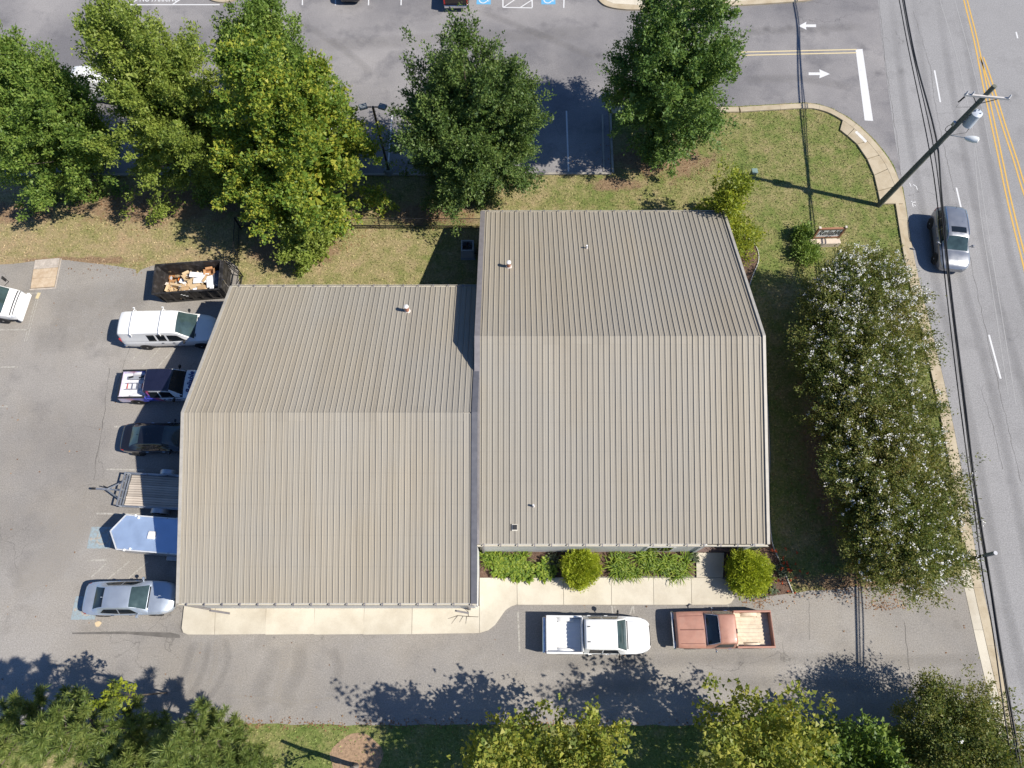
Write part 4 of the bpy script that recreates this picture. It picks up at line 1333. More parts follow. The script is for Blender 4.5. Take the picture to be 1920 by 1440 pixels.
sedan('black_sedan', 'black sedan backed against the building between pickup and flatbed trailer', (-21.12, 12.62, 0), R(0.5), black_paint, MATS['glass'], L=4.8)
sedan('silver_sedan', 'silver sedan parked nose to the building at the front corner', (-21.22, 3.34, 0), R(0.8), silver_paint, MATS['glass'], MATS['dark_glass'])
wpk, wb_, wc_, WX = pickup('white_pickup', 'white crew cab pickup with open ribbed bed beside the walk', (4.66, 1.40, 0), R(-0.5), white_paint, MATS['glass'], L=5.65, cab=(2.0, 4.35), hood_z=1.16, zbelt=1.16, bed_rim=1.22)
for y in (-.38, .38):
    MB().box((WX(2.25), y, 1.905), (.14, .05, .03)).build('roof_marker', MATS['blackplastic'], wpk)
MB().box((WX(4.32), 0, 1.235), (.16, 1.45, .02)).build('wiper_cowl', MATS['blackplastic'], wpk)
MB().cbox((WX(1.93), 0, 1.42), (.07, 1.75, .5), .02).build('headache_rack', M('white_rack', (.8, .8, .8), .35), wpk)
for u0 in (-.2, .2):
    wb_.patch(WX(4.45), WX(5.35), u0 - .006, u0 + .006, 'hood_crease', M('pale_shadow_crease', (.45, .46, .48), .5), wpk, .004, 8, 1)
for y0, y1 in ((-.5, -.05), (.1, .55)):
    MB().tube((WX(4.30), y0, 1.27), (WX(4.12), y1, 1.36), .012, .008, 5).build('wiper', MATS['blackplastic'], wpk)
for k in range(7):
    y = (k - 3) * .2
    rows = [[wc_.P(WX(v), y / .73 * .42) + Vector((0, dy, .010)) for dy in (-.012, .012)] for v in np.linspace(2.3, 3.65, 6)]
    MB().grid(rows).build('roof_rib', white_paint, wpk)
cpk, cb_, cc_, CX = pickup('old_pickup', 'faded copper old pickup with empty tan bed and chrome bumper', (11.50, 1.68, 0), R(180.5), copper_paint, MATS['dark_glass'], L=5.25, cab=(2.1, 3.65), crew=False, boxy=True, bed_mat=tan_bed, hood_z=1.06, zbelt=1.06, zroof=1.72, W=.97, bed_rim=1.16, bed_floor=.72)
for u0, u1 in ((-.008, .008), (.205, .215), (-.215, -.205)):
    cb_.patch(CX(3.75), CX(5.02), u0, u1, 'hood_crease', M('dark_copper_seam', (.17, .07, .05), .6), cpk, .004, 8, 1)
MB().box((CX(2.14), .12, 1.70), (.05, .24, .05)).build('cargo_lamp', MATS['blackplastic'], cpk)
mbw = MB()
ring = [cc_.P(CX(x), u) + cc_.N(CX(x), u) * .012 for x, u in [(3.06, -.42), (3.06, -.2), (3.06, 0), (3.06, .2), (3.06, .42), (3.35, .45), (3.6, .47), (3.62, .2), (3.62, 0), (3.62, -.2), (3.6, -.47), (3.35, -.45), (3.06, -.42)]]
mbw.path(ring, .018, 6).build('windscreen_trim', MATS['chrome'], cpk)

suv('grey_suv', 'grey suv with sunroof driving down the road beside the kerb', (29.74, 26.66, 0), R(-97.0), grey_paint, MATS['glass']).scale = (1.0, 1.09, 1.06)

# upper lot vehicles, mostly cut by the picture edge
pickup('black_pickup', 'black pickup with red tail lights in the top stalls', (G(855, 14, .5).x, G(855, 14, .5).y + 2.9, 0), R(90), M('black_truck_paint', (.02, .012, .012), .25, 0, .1, 2, .6), MATS['dark_glass'], L=5.5, cab=(1.9, 4.0), bed_mat=MATS['blackplastic'])
sedan('dark_sedan', 'dark car at the top edge with only its tail shadow showing', (G(655, 1, .5).x, G(655, 1, .5).y + 2.45, 0), R(90), black_paint, MATS['dark_glass'])
cargo_van('white_van', 'white roofed van half hidden under the trees in the upper lot', (G(165, 138, 2.05).x - .5, G(165, 138, 2.05).y, 0), R(180), white_paint, MATS['glass'], rack=False)

# white cab-over truck entering the left edge ------------------------------------------
def cutaway_truck():
    L = 6.4
    t = thing('box_truck', 'white cab-forward truck nosing in at the left edge', 'truck', G(47, 578, .3) + Vector((-L / 2 + .1, .15, -.3)), R(-3))
    X = lambda v: v - L / 2
    b = body_shell([X(v) for v in (4.3, 4.6, 5.4, 5.85, 6.1, 6.28, 6.4)], [1.0, 1.02, 1.02, 1.0, .98, .92, .80], [1.35, 1.35, 1.3, 1.16, 1.02, .9, .74], [.45, .42, .42, .42, .42, .42, .44], .04)
    b.build('body', white_paint, t, 28)
    c = cabin_shell([X(v) for v in (4.31, 4.4, 4.6, 4.75, 5.0, 5.3, 5.72)], [2.1, 2.2, 2.22, 2.2, 2.05, 1.72, 1.22], [.78, .80, .80, .80, .82, .86, .92], [.97, .98, .98, .98, .98, .97, .95], [1.3, 1.3, 1.3, 1.3, 1.3, 1.28, 1.2])
    c.build('cab', white_paint, t, 28)
    c.window([(X(4.84), -.42), (X(5.66), -.47), (X(5.66), .47), (X(4.84), .42)], 'windscreen', MATS['glass'], t, .008, 8)
    for s in (-1, 1):
        c.window([(X(4.45), s * .86), (X(4.45), s * .62), (X(4.9), s * .64), (X(5.35), s * .84)], 'side_window', MATS['dark_glass'], t, .008)
        mb = MB().tube((X(5.4), s * 1.0, 1.45), (X(5.62), s * 1.3, 1.5), .018)
        mb.tube((X(5.62), s * 1.3, 1.5), (X(5.45), s * 1.36, 1.75), .018)
        mb.cbox((X(5.42), s * 1.36, 1.72), (.06, .2, .42), .02)
        mb.build('side_mirror', MATS['blackplastic'], t)
        b.patch(X(6.1), X(6.34), s * .36, s * .54, 'headlight', MATS['clear_lamp'], t, .006, 4, 5)
    b.patch(X(6.02), X(6.08), -.34, .34, 'grille_slot', MATS['blackplastic'], t, .005, 2, 12)
    b.patch(X(6.14), X(6.19), -.34, .34, 'grille_slot', MATS['blackplastic'], t, .005, 2, 12)
    MB().cbox((X(6.42), 0, .52), (.2, 2.0, .26), .05).build('front_bumper', white_paint, t)
    MB().cbox((X(2.1), 0, 1.75), (4.2, 2.15, 2.3), .05).build('cargo_box', white_paint, t)
    MB().box((X(2.6), 0, .5), (5.2, .8, .18)).build('chassis', MATS['black_steel'], t)
    arches(t, (X(5.25),), 1.01, .38)
    for x in (1.3, 5.25):
        for s in (-1, 1): wheel(t, X(x), s * .92, .38, .25)
cutaway_truck()

# trailers ------------------------------------------------------------------------------
def flatbed():
    zz = .56
    a, b = G(234, 889, zz), G(229, 948, zz)
    mid = (a + b) / 2
    ang = R(-3.0)
    t = thing('flatbed_trailer', 'flatbed utility trailer with weathered plank deck and steel tongue', 'trailer', (mid.x, mid.y, 0), ang)
    W = 1.95; L = 4.6
    wm = wood_mat('weathered_deck_plank', (.36, .30, .245), (.62, .55, .47))
    n = 13
    pw = (W - .12) / n
    dk = MB().box((L / 2 + .12, 0, zz - .12), (L - .1, W - .14, .05)).build('deck_frame', MATS['black_steel'], t)
    pme = MB().cbox((0, 0, 0), (L - .22, pw - .016, .045), .006).mesh('plank')
    rnd = random.Random(5)
    for i in range(n):
        o = link('plank', pme, wm, dk, loc=(L / 2 + .14 + rnd.uniform(-.015, .015), -W / 2 + .06 + pw * (i + .5), zz - .065 + rnd.uniform(-.006, .006)))
    st = MATS['steel']
    zr = zz + .28
    for s in (-1, 1):
        mb = MB().box((L / 2, s * W / 2, zz - .06), (L, .07, .12))
        mb.build('side_beam', st, t)
        mb = MB().tube((0.0, s * W / 2, zr), (L, s * W / 2, zr), .028)
        mb.build('side_rail', st, t, 50)
        for x in (.05, 1.2, 2.4, 3.6):
            MB().box((x, s * W / 2, (zz + zr) / 2), (.05, .05, zr - zz + .05)).build('rail_post', st, t)
        prof = [(3.0 + .55 * math.cos(k), .33 + .52 * math.sin(k)) for k in np.linspace(R(5), R(175), 12)]
        rows = [[(x - .6, s * (W / 2 + .05), z) for x, z in prof], [(x - .6, s * (W / 2 + .32), z) for x, z in prof]]
        mb = MB().grid(rows)
        mb.build('fender', MATS['steel'], t, 50)
        wheel(t, 2.4, s * (W / 2 + .18), .33, .2)
    # front: double cross bar
    for x, z in ((0.0, zr), (-.0, zz - .06), (.16, zz - .06)):
        MB().box((x, 0, z), (.07, W + .06, .07)).build('cross_bar', st, t)
    for y in (-W / 2 + .02, -W / 4, 0, W / 4, W / 2 - .02):
        MB().box((0, y, (zz + zr) / 2 - .03), (.05, .05, zr - zz + .05)).build('rail_post', st, t)
    for y in (-.62, 0, .62):
        MB().tube((.0, y, zz - .1), (-1.05, y * .04, zz - .12), .045, .045, 4).build('tongue_bar', st, t)
    tg = MB().box((-1.35, 0, zz - .11), (.75, .1, .1)).build('tongue', st, t)
    MB().cbox((-1.82, 0, zz - .08), (.28, .12, .12), .03).build('coupler', MATS['black_steel'], tg)
    MB().tube((-1.1, .12, .03), (-1.1, .12, zz + .22), .03).build('jack', MATS['black_steel'], t)
    MB().box((-1.1, .12, .02), (.16, .16, .03)).build('jack_foot', MATS['steel'], t)
flatbed()

def enclosed():
    h = 1.85
    nose, sn, ss = G(208, 1003, h), G(237, 967, h), G(218, 1028, h)
    ang = R(-4.5)
    W = 1.93; L = 4.4
    base = (sn + ss) / 2
    t = thing('enclosed_trailer', 'enclosed v-nose trailer with shiny aluminium roof', 'trailer', (base.x, base.y, 0), ang)
    nz = .62
    outline = [(-nz, 0), (0, -W / 2), (L, -W / 2), (L, W / 2), (0, W / 2)]
    alu = M('sky_tinted_aluminium', (.50, .64, .86), .42, .6, .06, 1.5)  # bare metal; the blue of the mirrored sky is put into its base colour
    skin = M('pale_trailer_skin', (.55, .57, .60), .3, .5, .05)
    MB().poly(outline, .42, h - .03).build('body', skin, t)
    roofp = [(-nz + .05, 0), (.03, -W / 2 + .05), (L - .03, -W / 2 + .05), (L - .03, W / 2 - .05), (.03, W / 2 - .05)]
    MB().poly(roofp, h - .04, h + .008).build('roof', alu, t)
    edge = [Vector((x, y, h)) for x, y in [(0, -W / 2 + .01), (-nz + .0, 0), (0, W / 2 - .01), (L, W / 2 - .01), (L, -W / 2 + .01), (0, -W / 2 + .01)]]
    for a, b in zip(edge[:-1], edge[1:]):
        d = b - a
        MB().box((a + b) / 2, (d.length, .065, .06), math.atan2(d.y, d.x)).build('roof_rim', M('white_rim_trim', (.78, .79, .80), .3, .3), t)
    vt = MB().cbox((1.75, -.05, h + .05), (.44, .44, .1), .04).build('roof_vent', M('white_vent_cap', (.78, .76, .74), .4), t)
    for x, y in ((.55, W / 2), (.75, W / 2 - .12), (.45, -W / 2), (.75, -W / 2 + .08)):
        MB().cbox((x, y, h + .04), (.1, .14, .08), .02).build('roof_bracket', M('white_rack', (.8, .8, .8), .35), t)
    for s in (-1, 1):
        MB().cbox((2.7, s * (W / 2 + .13), .72), (.75, .26, .10), .03).build('fender', MATS['steel'], t)
        wheel(t, 2.45, s * (W / 2 + .12), .33, .2); wheel(t, 2.95, s * (W / 2 + .12), .33, .2)
    MB().box((.1, 0, .36), (1.5, .1, .1)).build('tongue', MATS['black_steel'], t)
    MB().tube((-.85, 0, .36), (-1.2, 0, .36), .05).build('tongue_tip', MATS['black_steel'], t)
    MB().tube((-.85, .1, .03), (-.85, .1, .7), .03).build('jack', MATS['steel'], t)
enclosed()
# leaning timber between the trailers
a, b = G(292, 956, .02), G(283, 972, .6)
tag(MB().box((a + b) / 2 + Vector((0, 0, .1)), ((b - a).length, .09, .04), math.atan2((b - a).y, (b - a).x), R(-32)).build('loose_board', wood_mat('loose_board_wood', (.22, .17, .1), (.4, .33, .2))), 'loose wooden board leaning between the two trailers', 'board')

# dumpster and its load ------------------------------------------------------------------
def dumpster():
    h = 1.3
    sw, se, ne, nw = G(287, 552, h), G(412, 543, h), G(415, 489, h), G(290, 497, h)
    cen = (sw + se + ne + nw) / 4
    ang = math.atan2((se - sw).y, (se - sw).x)
    L = ((se - sw).length + (ne - nw).length) / 2; W = ((nw - sw).length + (ne - se).length) / 2
    t = thing('roll_off_dumpster', 'open black steel dumpster full of cardboard by the lawn', 'dumpster', (cen.x, cen.y, 0), ang)
    blk = M('scuffed_black_steel', (.028, .026, .026), .5, .2, .3, 4, dirt=((.16, .15, .15), .6))
    rust = M('rusty_floor', (.34, .15, .05), .8, 0, .35, 4, dirt=((.5, .36, .2), .5))
    MB().box((0, 0, .2), (L - .3, W - .3, .06)).build('floor', rust, t)
    th = .06
    # sloped west end, straight others
    MB().add([(-L / 2 + .10, -W / 2 + th, h), (-L / 2 + .10, W / 2 - th, h), (-L / 2 + .42, W / 2 - th, .2), (-L / 2 + .42, -W / 2 + th, .2), (-L / 2 + .03, -W / 2 + th, h), (-L / 2 + .03, W / 2 - th, h), (-L / 2 + .30, W / 2 - th, .12), (-L / 2 + .30, -W / 2 + th, .12)], [(0, 1, 2, 3), (4, 7, 6, 5), (0, 4, 5, 1), (3, 2, 6, 7)]).build('end_wall', blk, t)
    MB().box((L / 2 - .03, 0, h / 2 + .1), (.07, W - 2 * th, h - .1)).build('tail_gate', blk, t)
    for s in (-1, 1):
        # side walls lean out a little towards the rim
        y0, y1 = s * (W / 2 - .14), s * (W / 2 - .03)
        MB().add([(-L / 2 + .3, y0, .14), (L / 2, y0, .14), (L / 2, y1, h), (-L / 2 + .0, y1, h), (-L / 2 + .3, y0 - s * .05, .14), (L / 2, y0 - s * .05, .14), (L / 2, y1 - s * .05, h), (-L / 2 + .0, y1 - s * .05, h)], [(0, 1, 2, 3), (4, 7, 6, 5), (0, 4, 5, 1), (3, 2, 6, 7), (0, 3, 7, 4), (1, 5, 6, 2)]).build('side_wall', blk, t)
        for k in range(7):
            x = -L / 2 + .45 + k * (L - .7) / 6
            MB().box((x, s * (W / 2 - .055), h / 2 + .08), (.09, .1, h - .1), 0, 0, -s * R(4.5)).build('side_rib', blk, t)
        MB().box((0, s * (W / 2 - .02), h + .03), (L + .02, .12, .09)).build('top_rail', blk, t)
        MB().box((.1, s * (W / 2 - .12), .1), (L - .5, .12, .18)).build('skid', blk, t)
    for x in (-L / 2 + .04, L / 2 - .02):
        MB().box((x, 0, h + .03), (.12, W - .14, .09)).build('top_rail', blk, t)
    MB().box((L / 2 + .12, 0, .75), (.12, W - .1, 1.3)).build('gate_leaf', blk, t)
    MB().tube((L / 2 + .2, -.4, .4), (L / 2 + .2, -.4, 1.35), .035).build('gate_latch', MATS['chrome'], t)
    for k, x in enumerate((-.45, -.32, -.19)):
        MB().box((x + k * .02, -W / 2 + .04 + k * .0, .95 - k * .12), (.16, .02, .06), 0, 0, R(4)).build('stencil_mark', M('white_stencil', (.7, .7, .7), .7), t)
    for x in (-L / 2 + .35, L / 2 - .3):
        for s in (-1, 1):
            MB().lathe((x, s * (W / 2 - .2), .10), [(.03, -.07), (.10, -.06), (.10, .06), (.03, .07)], 12, 'Y').build('roller', MATS['black_steel'], t)
    card = M('brown_cardboard', (.46, .31, .17), .85, 0, .12, 6)
    card2 = M('light_cardboard', (.54, .40, .24), .85, 0, .1, 6)
    pw = M('white_packing_foam', (.78, .79, .82), .7, 0, .04, 4)
    M3 = Matrix.Rotation(ang, 3, 'Z')
    def W_(x, y, z): 
        v = M3 @ Vector((x, y, 0))
        return (cen.x + v.x, cen.y + v.y, z)
    def carton(label, x, y, z, d, rz, tilt=(0, 0), mat=card, open_=True):
        o = thing('cardboard_box', label, 'box', W_(x, y, z), ang + rz, 'cardboard boxes in the dumpster')
        o.rotation_euler = (R(tilt[0]), R(tilt[1]), ang + rz)
        a, b, c = d
        k = .02
        mb = MB()
        mb.box((0, 0, k / 2), (a, b, k))
        for s in (-1, 1):
            mb.box((s * (a / 2 - k / 2), 0, c / 2), (k, b, c)); mb.box((0, s * (b / 2 - k / 2), c / 2), (a - 2 * k, k, c))
        mb.build('carton', mat, o)
        if open_:
            for s in (-1, 1):
                MB().box((s * (a / 2 + .05), 0, c + .03), (.14, b * .9, .012), 0, R(-s * 25)).build('flap', mat, o)
                MB().box((0, s * (b / 2 + .05), c + .03), (a * .9, .14, .012), 0, 0, R(s * 25)).build('flap', mat, o)
        else:
            for s in (-1, 1):
                MB().box((0, s * b / 4, c + .006), (a - .01, b / 2 - .012, .012)).build('flap', mat, o)
        return o
    carton('open cardboard box nearest the sloped end of the dumpster', -1.15, -.42, .28, (.78, .58, .40), R(-14), (0, 4), card2)
    carton('tilted open carton with a white insert at the far wall of the dumpster', -.22, .33, .42, (.50, .72, .36), R(33), (-14, 10), card2)
    carton('small closed brown box in the middle of the dumpster', -.38, -.33, .38, (.46, .46, .34), R(5), (6, 0), card, False)
    carton('striped brown box against the near wall of the dumpster', .78, -.62, .50, (.5, .46, .34), R(4), (0, -6), card, False)
    carton('rusty brown box in the far corner of the dumpster', 1.18, .62, .52, (.5, .42, .34), R(8), (4, 4), M('rusty_cardboard', (.42, .22, .10), .85, 0, .25, 6))
    carton('flattened carton slumped on the rusty floor of the dumpster', -.55, -.70, .26, (.62, .4, .18), R(22), (4, -3), card2, False)
    def sheet_piece(name, label, x, y, z, d, rz, tilt, mat, cat):
        o = MB().cbox((0, 0, 0), d, min(.012, d[2] * .4)).build(name, mat)
        o.location = W_(x, y, z); o.rotation_euler = (R(tilt[0]), R(tilt[1]), ang + rz)
        tag(o, label, cat)
        return o
    sheet_piece('foam_sheet', 'long white foam sheet lying across the dumpster load', .55, .38, .86, (1.25, .36, .05), R(-9), (8, 3), pw, 'foam')
    sheet_piece('foam_sheet', 'wide white foam sheet in the middle of the dumpster load', .62, .02, .80, (.85, .40, .05), R(4), (-6, 5), pw, 'foam')
    sheet_piece('foam_sheet', 'white foam block by the gate end of the dumpster', 1.28, -.15, .84, (.42, .82, .07), R(6), (4, -8), pw, 'foam')
    sheet_piece('foam_sheet', 'small white foam block beside the open carton', -.58, .12, .62, (.46, .30, .07), R(-25), (5, 8), pw, 'foam')
    sheet_piece('foam_sheet', 'white foam scrap at the near wall of the dumpster', .38, -.68, .74, (.36, .34, .05), R(14), (10, 0), pw, 'foam')
    sheet_piece('foam_sheet', 'white foam corner piece upright near the dumpster gate', 1.42, -.62, .78, (.30, .42, .06), R(0), (0, -18), pw, 'foam')
    sheet_piece('cardboard_sheet', 'large folded cardboard sheet in the middle of the load', .22, -.22, .70, (.72, .62, .02), R(30), (10, -8), card2, 'cardboard')
    sheet_piece('cardboard_sheet', 'flat cardboard sheet along the near wall of the dumpster', -.05, -.72, .50, (.95, .40, .02), R(-3), (-12, 2), card, 'cardboard')
    sheet_piece('cardboard_sheet', 'brown cardboard strip between the foam pieces', .98, .12, .88, (.18, .62, .02), R(-28), (0, 10), card, 'cardboard')
    sheet_piece('plastic_bag', 'blue grey bag heap at the gate end of the dumpster', 1.62, .1, .5, (.4, 1.2, .5), 0, (0, 0), M('grey_blue_bag', (.08, .10, .15), .4, 0, .4, 6), 'bag')
    bk = MB().lathe((0, 0, 0), [(.10, 0), (.125, .26), (.14, .27), (.14, .30), (.11, .30), (.10, .05)], 16).build('bucket', M('orange_plastic', (.75, .20, .03), .45), None, 40)
    bk.location = W_(-.80, .42, .24); bk.rotation_euler = (R(12), R(-10), 0)
    tag(bk, 'small orange bucket on the rusty dumpster floor', 'bucket')
dumpster()

# old board cover lying on the lot ---------------------------------------------------------
c4 = [G(66, 488, .06), G(112, 484, .06), G(101, 538, .06), G(58, 541, .06)]
cc = sum(c4, Vector()) / 4
bt = thing('board_cover', 'weathered grey and tan board platform lying at the lot edge', 'platform', (cc.x, cc.y, 0))
d1_ = (c4[1] - c4[0]); d2_ = (c4[3] - c4[0])
wpl = wood_mat('grey_weathered_board', (.30, .26, .22), (.52, .46, .40), (3, 3, 3))
wpl2 = wood_mat('tan_worn_board', (.42, .30, .19), (.60, .49, .36), (3, 3, 3))
for k in range(3):
    a0, a1 = k / 3 + .004, (k + 1) / 3 - .004
    q = [c4[0] + d2_ * a0, c4[1] + (c4[2] - c4[1]) * a0, c4[1] + (c4[2] - c4[1]) * a1, c4[0] + d2_ * a1]
    MB().poly([(p.x - cc.x, p.y - cc.y) for p in q], .03, .10 + .004 * k).build('board', wpl if k == 0 else wpl2, bt)
MB().tube(c4[3] - cc + Vector((-.1, -.05, .0)) , c4[2] - cc + Vector((.1, -.05, .0)), .06, .05, 8).build('edge_timber', wpl, bt)
MB().tube(c4[1] - cc + Vector((.06, 0, 0)), c4[2] - cc + Vector((.06, 0, 0)), .04, .04, 6).build('edge_timber', wpl, bt)

# ---------------------------------------------------------------- poles and wires
def utility_pole():
    b = G(1647, 385)
    t = thing('utility_pole', 'tall leaning wooden utility pole with transformer and street light', 'utility pole', (b.x, b.y, 0))
    top = Vector((1.15, .0, 11.0))
    wood = M('creosoted_pole_wood', (.125, .130, .105), .85, 0, .35, 6)
    A = lambda h: top * (h / 11.0)
    MB().path([A(h) for h in (-.3, 3, 6, 9, 11)], [.205, .185, .17, .15, .135], 12).build('pole', wood, t, 50)
    steel = MATS['steel']; pale = M('weathered_crossarm', (.55, .52, .50), .7)
    # cross-arm
    c = A(10.35)
    arm_d = Vector((math.cos(R(-7)), math.sin(R(-7)), 0))
    ar = MB().box(c + Vector((0, -.16, 0)), (2.5, .1, .12), R(-7)).build('cross_arm', pale, t)
    for s in (-1, 1):
        MB().tube(c + arm_d * s * .72 + Vector((0, -.16, -.05)), c - top.normalized() * .75, .022).build('arm_brace', MATS['black_steel'], t)
    for k in (-1.18, -.85, 1.18):
        q = c + arm_d * k + Vector((0, -.16, .06))
        MB().lathe(q, [(.025, 0), (.06, .05), (.03, .08), (.065, .12), (.03, .16), (.05, .2), (.02, .24)], 10).build('insulator', M('grey_porcelain', (.5, .5, .52), .25), ar, 40)
    q = c + arm_d * -1.15 + Vector((0, -.16, -.15))
    MB().tube(q, q + Vector((-.12, 0, -.4)), .05, .04).build('fuse_cutout', MATS['black_steel'], ar)
    MB().path([q, q + Vector((-.02, 0, -.8)), A(9.2) + Vector((-.2, 0, .2)), A(9.0)], .01, 5).build('drop_wire', MATS['black_steel'], t)
    # transformer
    q = A(8.55) + Vector((.46, -.12, -.0))
    tr = MB().lathe(q - Vector((0, 0, .5)), [(.24, 0), (.30, .04), (.30, .92), (.32, .94), (.32, 1.0), (.18, 1.07), (.05, 1.08)], 20).build('transformer', M('pale_grey_enamel', (.50, .54, .60), .35), t, 40)
    for a in (-.8, .9, 2.3):
        p = q + Vector((.17 * math.cos(a), .17 * math.sin(a), .46))
        MB().lathe(p, [(.03, 0), (.05, .05), (.025, .09), (.045, .13), (.02, .2)], 8).build('bushing', M('grey_porcelain', (.5, .5, .52), .25), tr, 40)
    for zz in (-.3, .25):
        MB().box(q + Vector((-.25, .05, zz)), (.22, .12, .08)).build('hanger', MATS['steel'], tr)
    for k in range(3):
        MB().path([q + Vector((.1, -.22 + .04 * k, -.2)), q + Vector((.05, -.3, -.8)), A(7.2) + Vector((.1, -.12, 0))], .012, 5).build('lead_wire', MATS['black_steel'], t)
    # street light
    p0 = A(7.1); p1 = p0 + Vector((.95, -.45, .22))
    MB().path([p0, p0.lerp(p1, .5) + Vector((0, 0, .02)), p1], .03, 8).build('light_arm', MATS['steel'], t)
    L = (p1 - p0).normalized()
    MB().path([p1 - L * .1, p1 + L * .1, p1 + L * .4, p1 + L * .62, p1 + L * .68], [.08, .17, .21, .17, .05], 12).build('lamp_head', M('pale_lamp_enamel', (.72, .74, .74), .3), t, 50)
    # splice loop and can
    lp = A(7.9) + Vector((-.18, 0, 0))
    MB().path([lp + Vector((-.32 * math.sin(a), 0, .32 * math.cos(a) - .2)) for a in np.linspace(0, math.pi, 12)], .018, 6).build('wire_loop', MATS['black_steel'], t)
    MB().lathe(lp + Vector((-.05, .02, .0)), [(.08, 0), (.1, .02), (.1, .28), (.05, .32)], 12).build('splice_can', MATS['steel'], t, 40)
    return t
utility_pole()

def wires():
    P2 = G(1848, 1041, 4.75)
    lab = ('thin black overhead wire strung left of the other two along the road', 'thick black overhead cable strung along the road', 'thin black overhead wire running close beside the thick cable')
    rows = (
        ([(1610, -330, 5.5), (1648, -160, 5.3), (1672, -60, 5.2), (1686, 0, 5.3), (1702, 85, 5.4), (1737, 252, 5.6), (1755, 360, 5.5), (1769, 495, 5.3), (1776, 560, 5.2), (1795, 720, 4.9), (1815, 870, 4.6), (1827, 957, 4.5), (1843, 1080, 4.45), (1862, 1187, 4.5), (1887, 1365, 4.7), (1900, 1450, 4.8)], .034),
        ([(1622, -330, 5.9), (1660, -160, 5.6), (1684, -60, 5.5), (1695, 0, 5.6), (1705, 55, 5.7), (1720, 125, 5.8), (1755, 257, 6.0), (1765, 360, 5.85), (1776, 480, 5.6), (1785, 560, 5.45), (1805, 720, 5.15), (1827, 900, 4.9), (1850, 1050, 4.8), (1855, 1080, 4.8), (1880, 1240, 4.95), (1915, 1440, 5.2), (1925, 1490, 5.2)], .055),
        ([(1618, -330, 5.6), (1656, -160, 5.4), (1680, -60, 5.3), (1692, 0, 5.4), (1703, 60, 5.45), (1717, 125, 5.5), (1747, 257, 5.75), (1762, 360, 5.65), (1773, 480, 5.45), (1782, 560, 5.3), (1802, 720, 5.0), (1824, 900, 4.75), (1847, 1050, 4.65), (1853, 1080, 4.65), (1877, 1240, 4.8), (1910, 1440, 5.0), (1920, 1490, 5.0)], .032))
    blk = M('black_cable', (.012, .012, .014), .55)
    for (pts, r), l in zip(rows, lab):
        P = [G(x, y, z) for x, y, z in pts]
        # smooth in space
        S = []
        for i in range(len(P) - 1):
            p0, p1, p2, p3 = P[max(i - 1, 0)], P[i], P[i + 1], P[min(i + 2, len(P) - 1)]
            for k in range(4):
                u = k / 4
                S.append(.5 * ((2 * p1) + (p2 - p0) * u + (2 * p0 - 5 * p1 + 4 * p2 - p3) * u * u + (3 * p1 - p0 - 3 * p2 + p3) * u ** 3))
        S.append(P[-1])
        tag(MB().path(S, r, 6).build('overhead_wire', blk, None, 60), l, 'wire', 'wires along the road')
    # short guy pole carrying the wires beyond the planting
    t = thing('wire_pole', 'short grey pole rising through the white flowered trees under the wires', 'utility pole', (P2.x, P2.y, 0))
    MB().tube((0, 0, -.2), (0, 0, 4.85), .085, .075, 12).build('pole', M('dark_pole_wood', (.05, .045, .04), .85, 0, .3, 6), t, 50)
    MB().tube((0, 0, 4.7), (0, 0, 5.55), .10, .10, 14).build('pole_sleeve', M('grey_pole_sleeve', (.30, .31, .34), .4, .4), t, 50)
    MB().box((0, -.1, 4.7), (.1, .16, .1)).build('wire_clamp', MATS['steel'], t)
wires()

def lot_light():
    b = G(730, 324)
    t = thing('lot_light', 'dark parking lot light pole with two square heads', 'light pole', (b.x, b.y, 0))
    MB().lathe((0, 0, 0), [(.32, -.1), (.32, .42), (.29, .46)], 20).build('concrete_base', M('grey_base_concrete', (.22, .24, .24), .85), t, 40)
    bz = M('bronze_pole', (.022, .020, .020), .45)
    MB().box((0, 0, 3.45), (.13, .13, 6.0)).build('pole', bz, t)
    MB().cbox((0, 0, .48), (.26, .26, .06), .015).build('base_plate', bz, t)
    for s in (-1, 1):
        MB().box((s * .24, 0, 6.42), (.3, .06, .06)).build('lamp_arm', bz, t)
        hd = MB().cbox((s * .62, 0, 6.46), (.52, .42, .14), .03, R(-20 * s)).build('lamp_head', M('grey_lamp_head', (.20, .22, .23), .35), t)
        MB().box((s * .62, 0, 6.383), (.40, .32, .012), R(-20 * s)).build('lamp_lens', MATS['dark_glass'], hd)
lot_light()

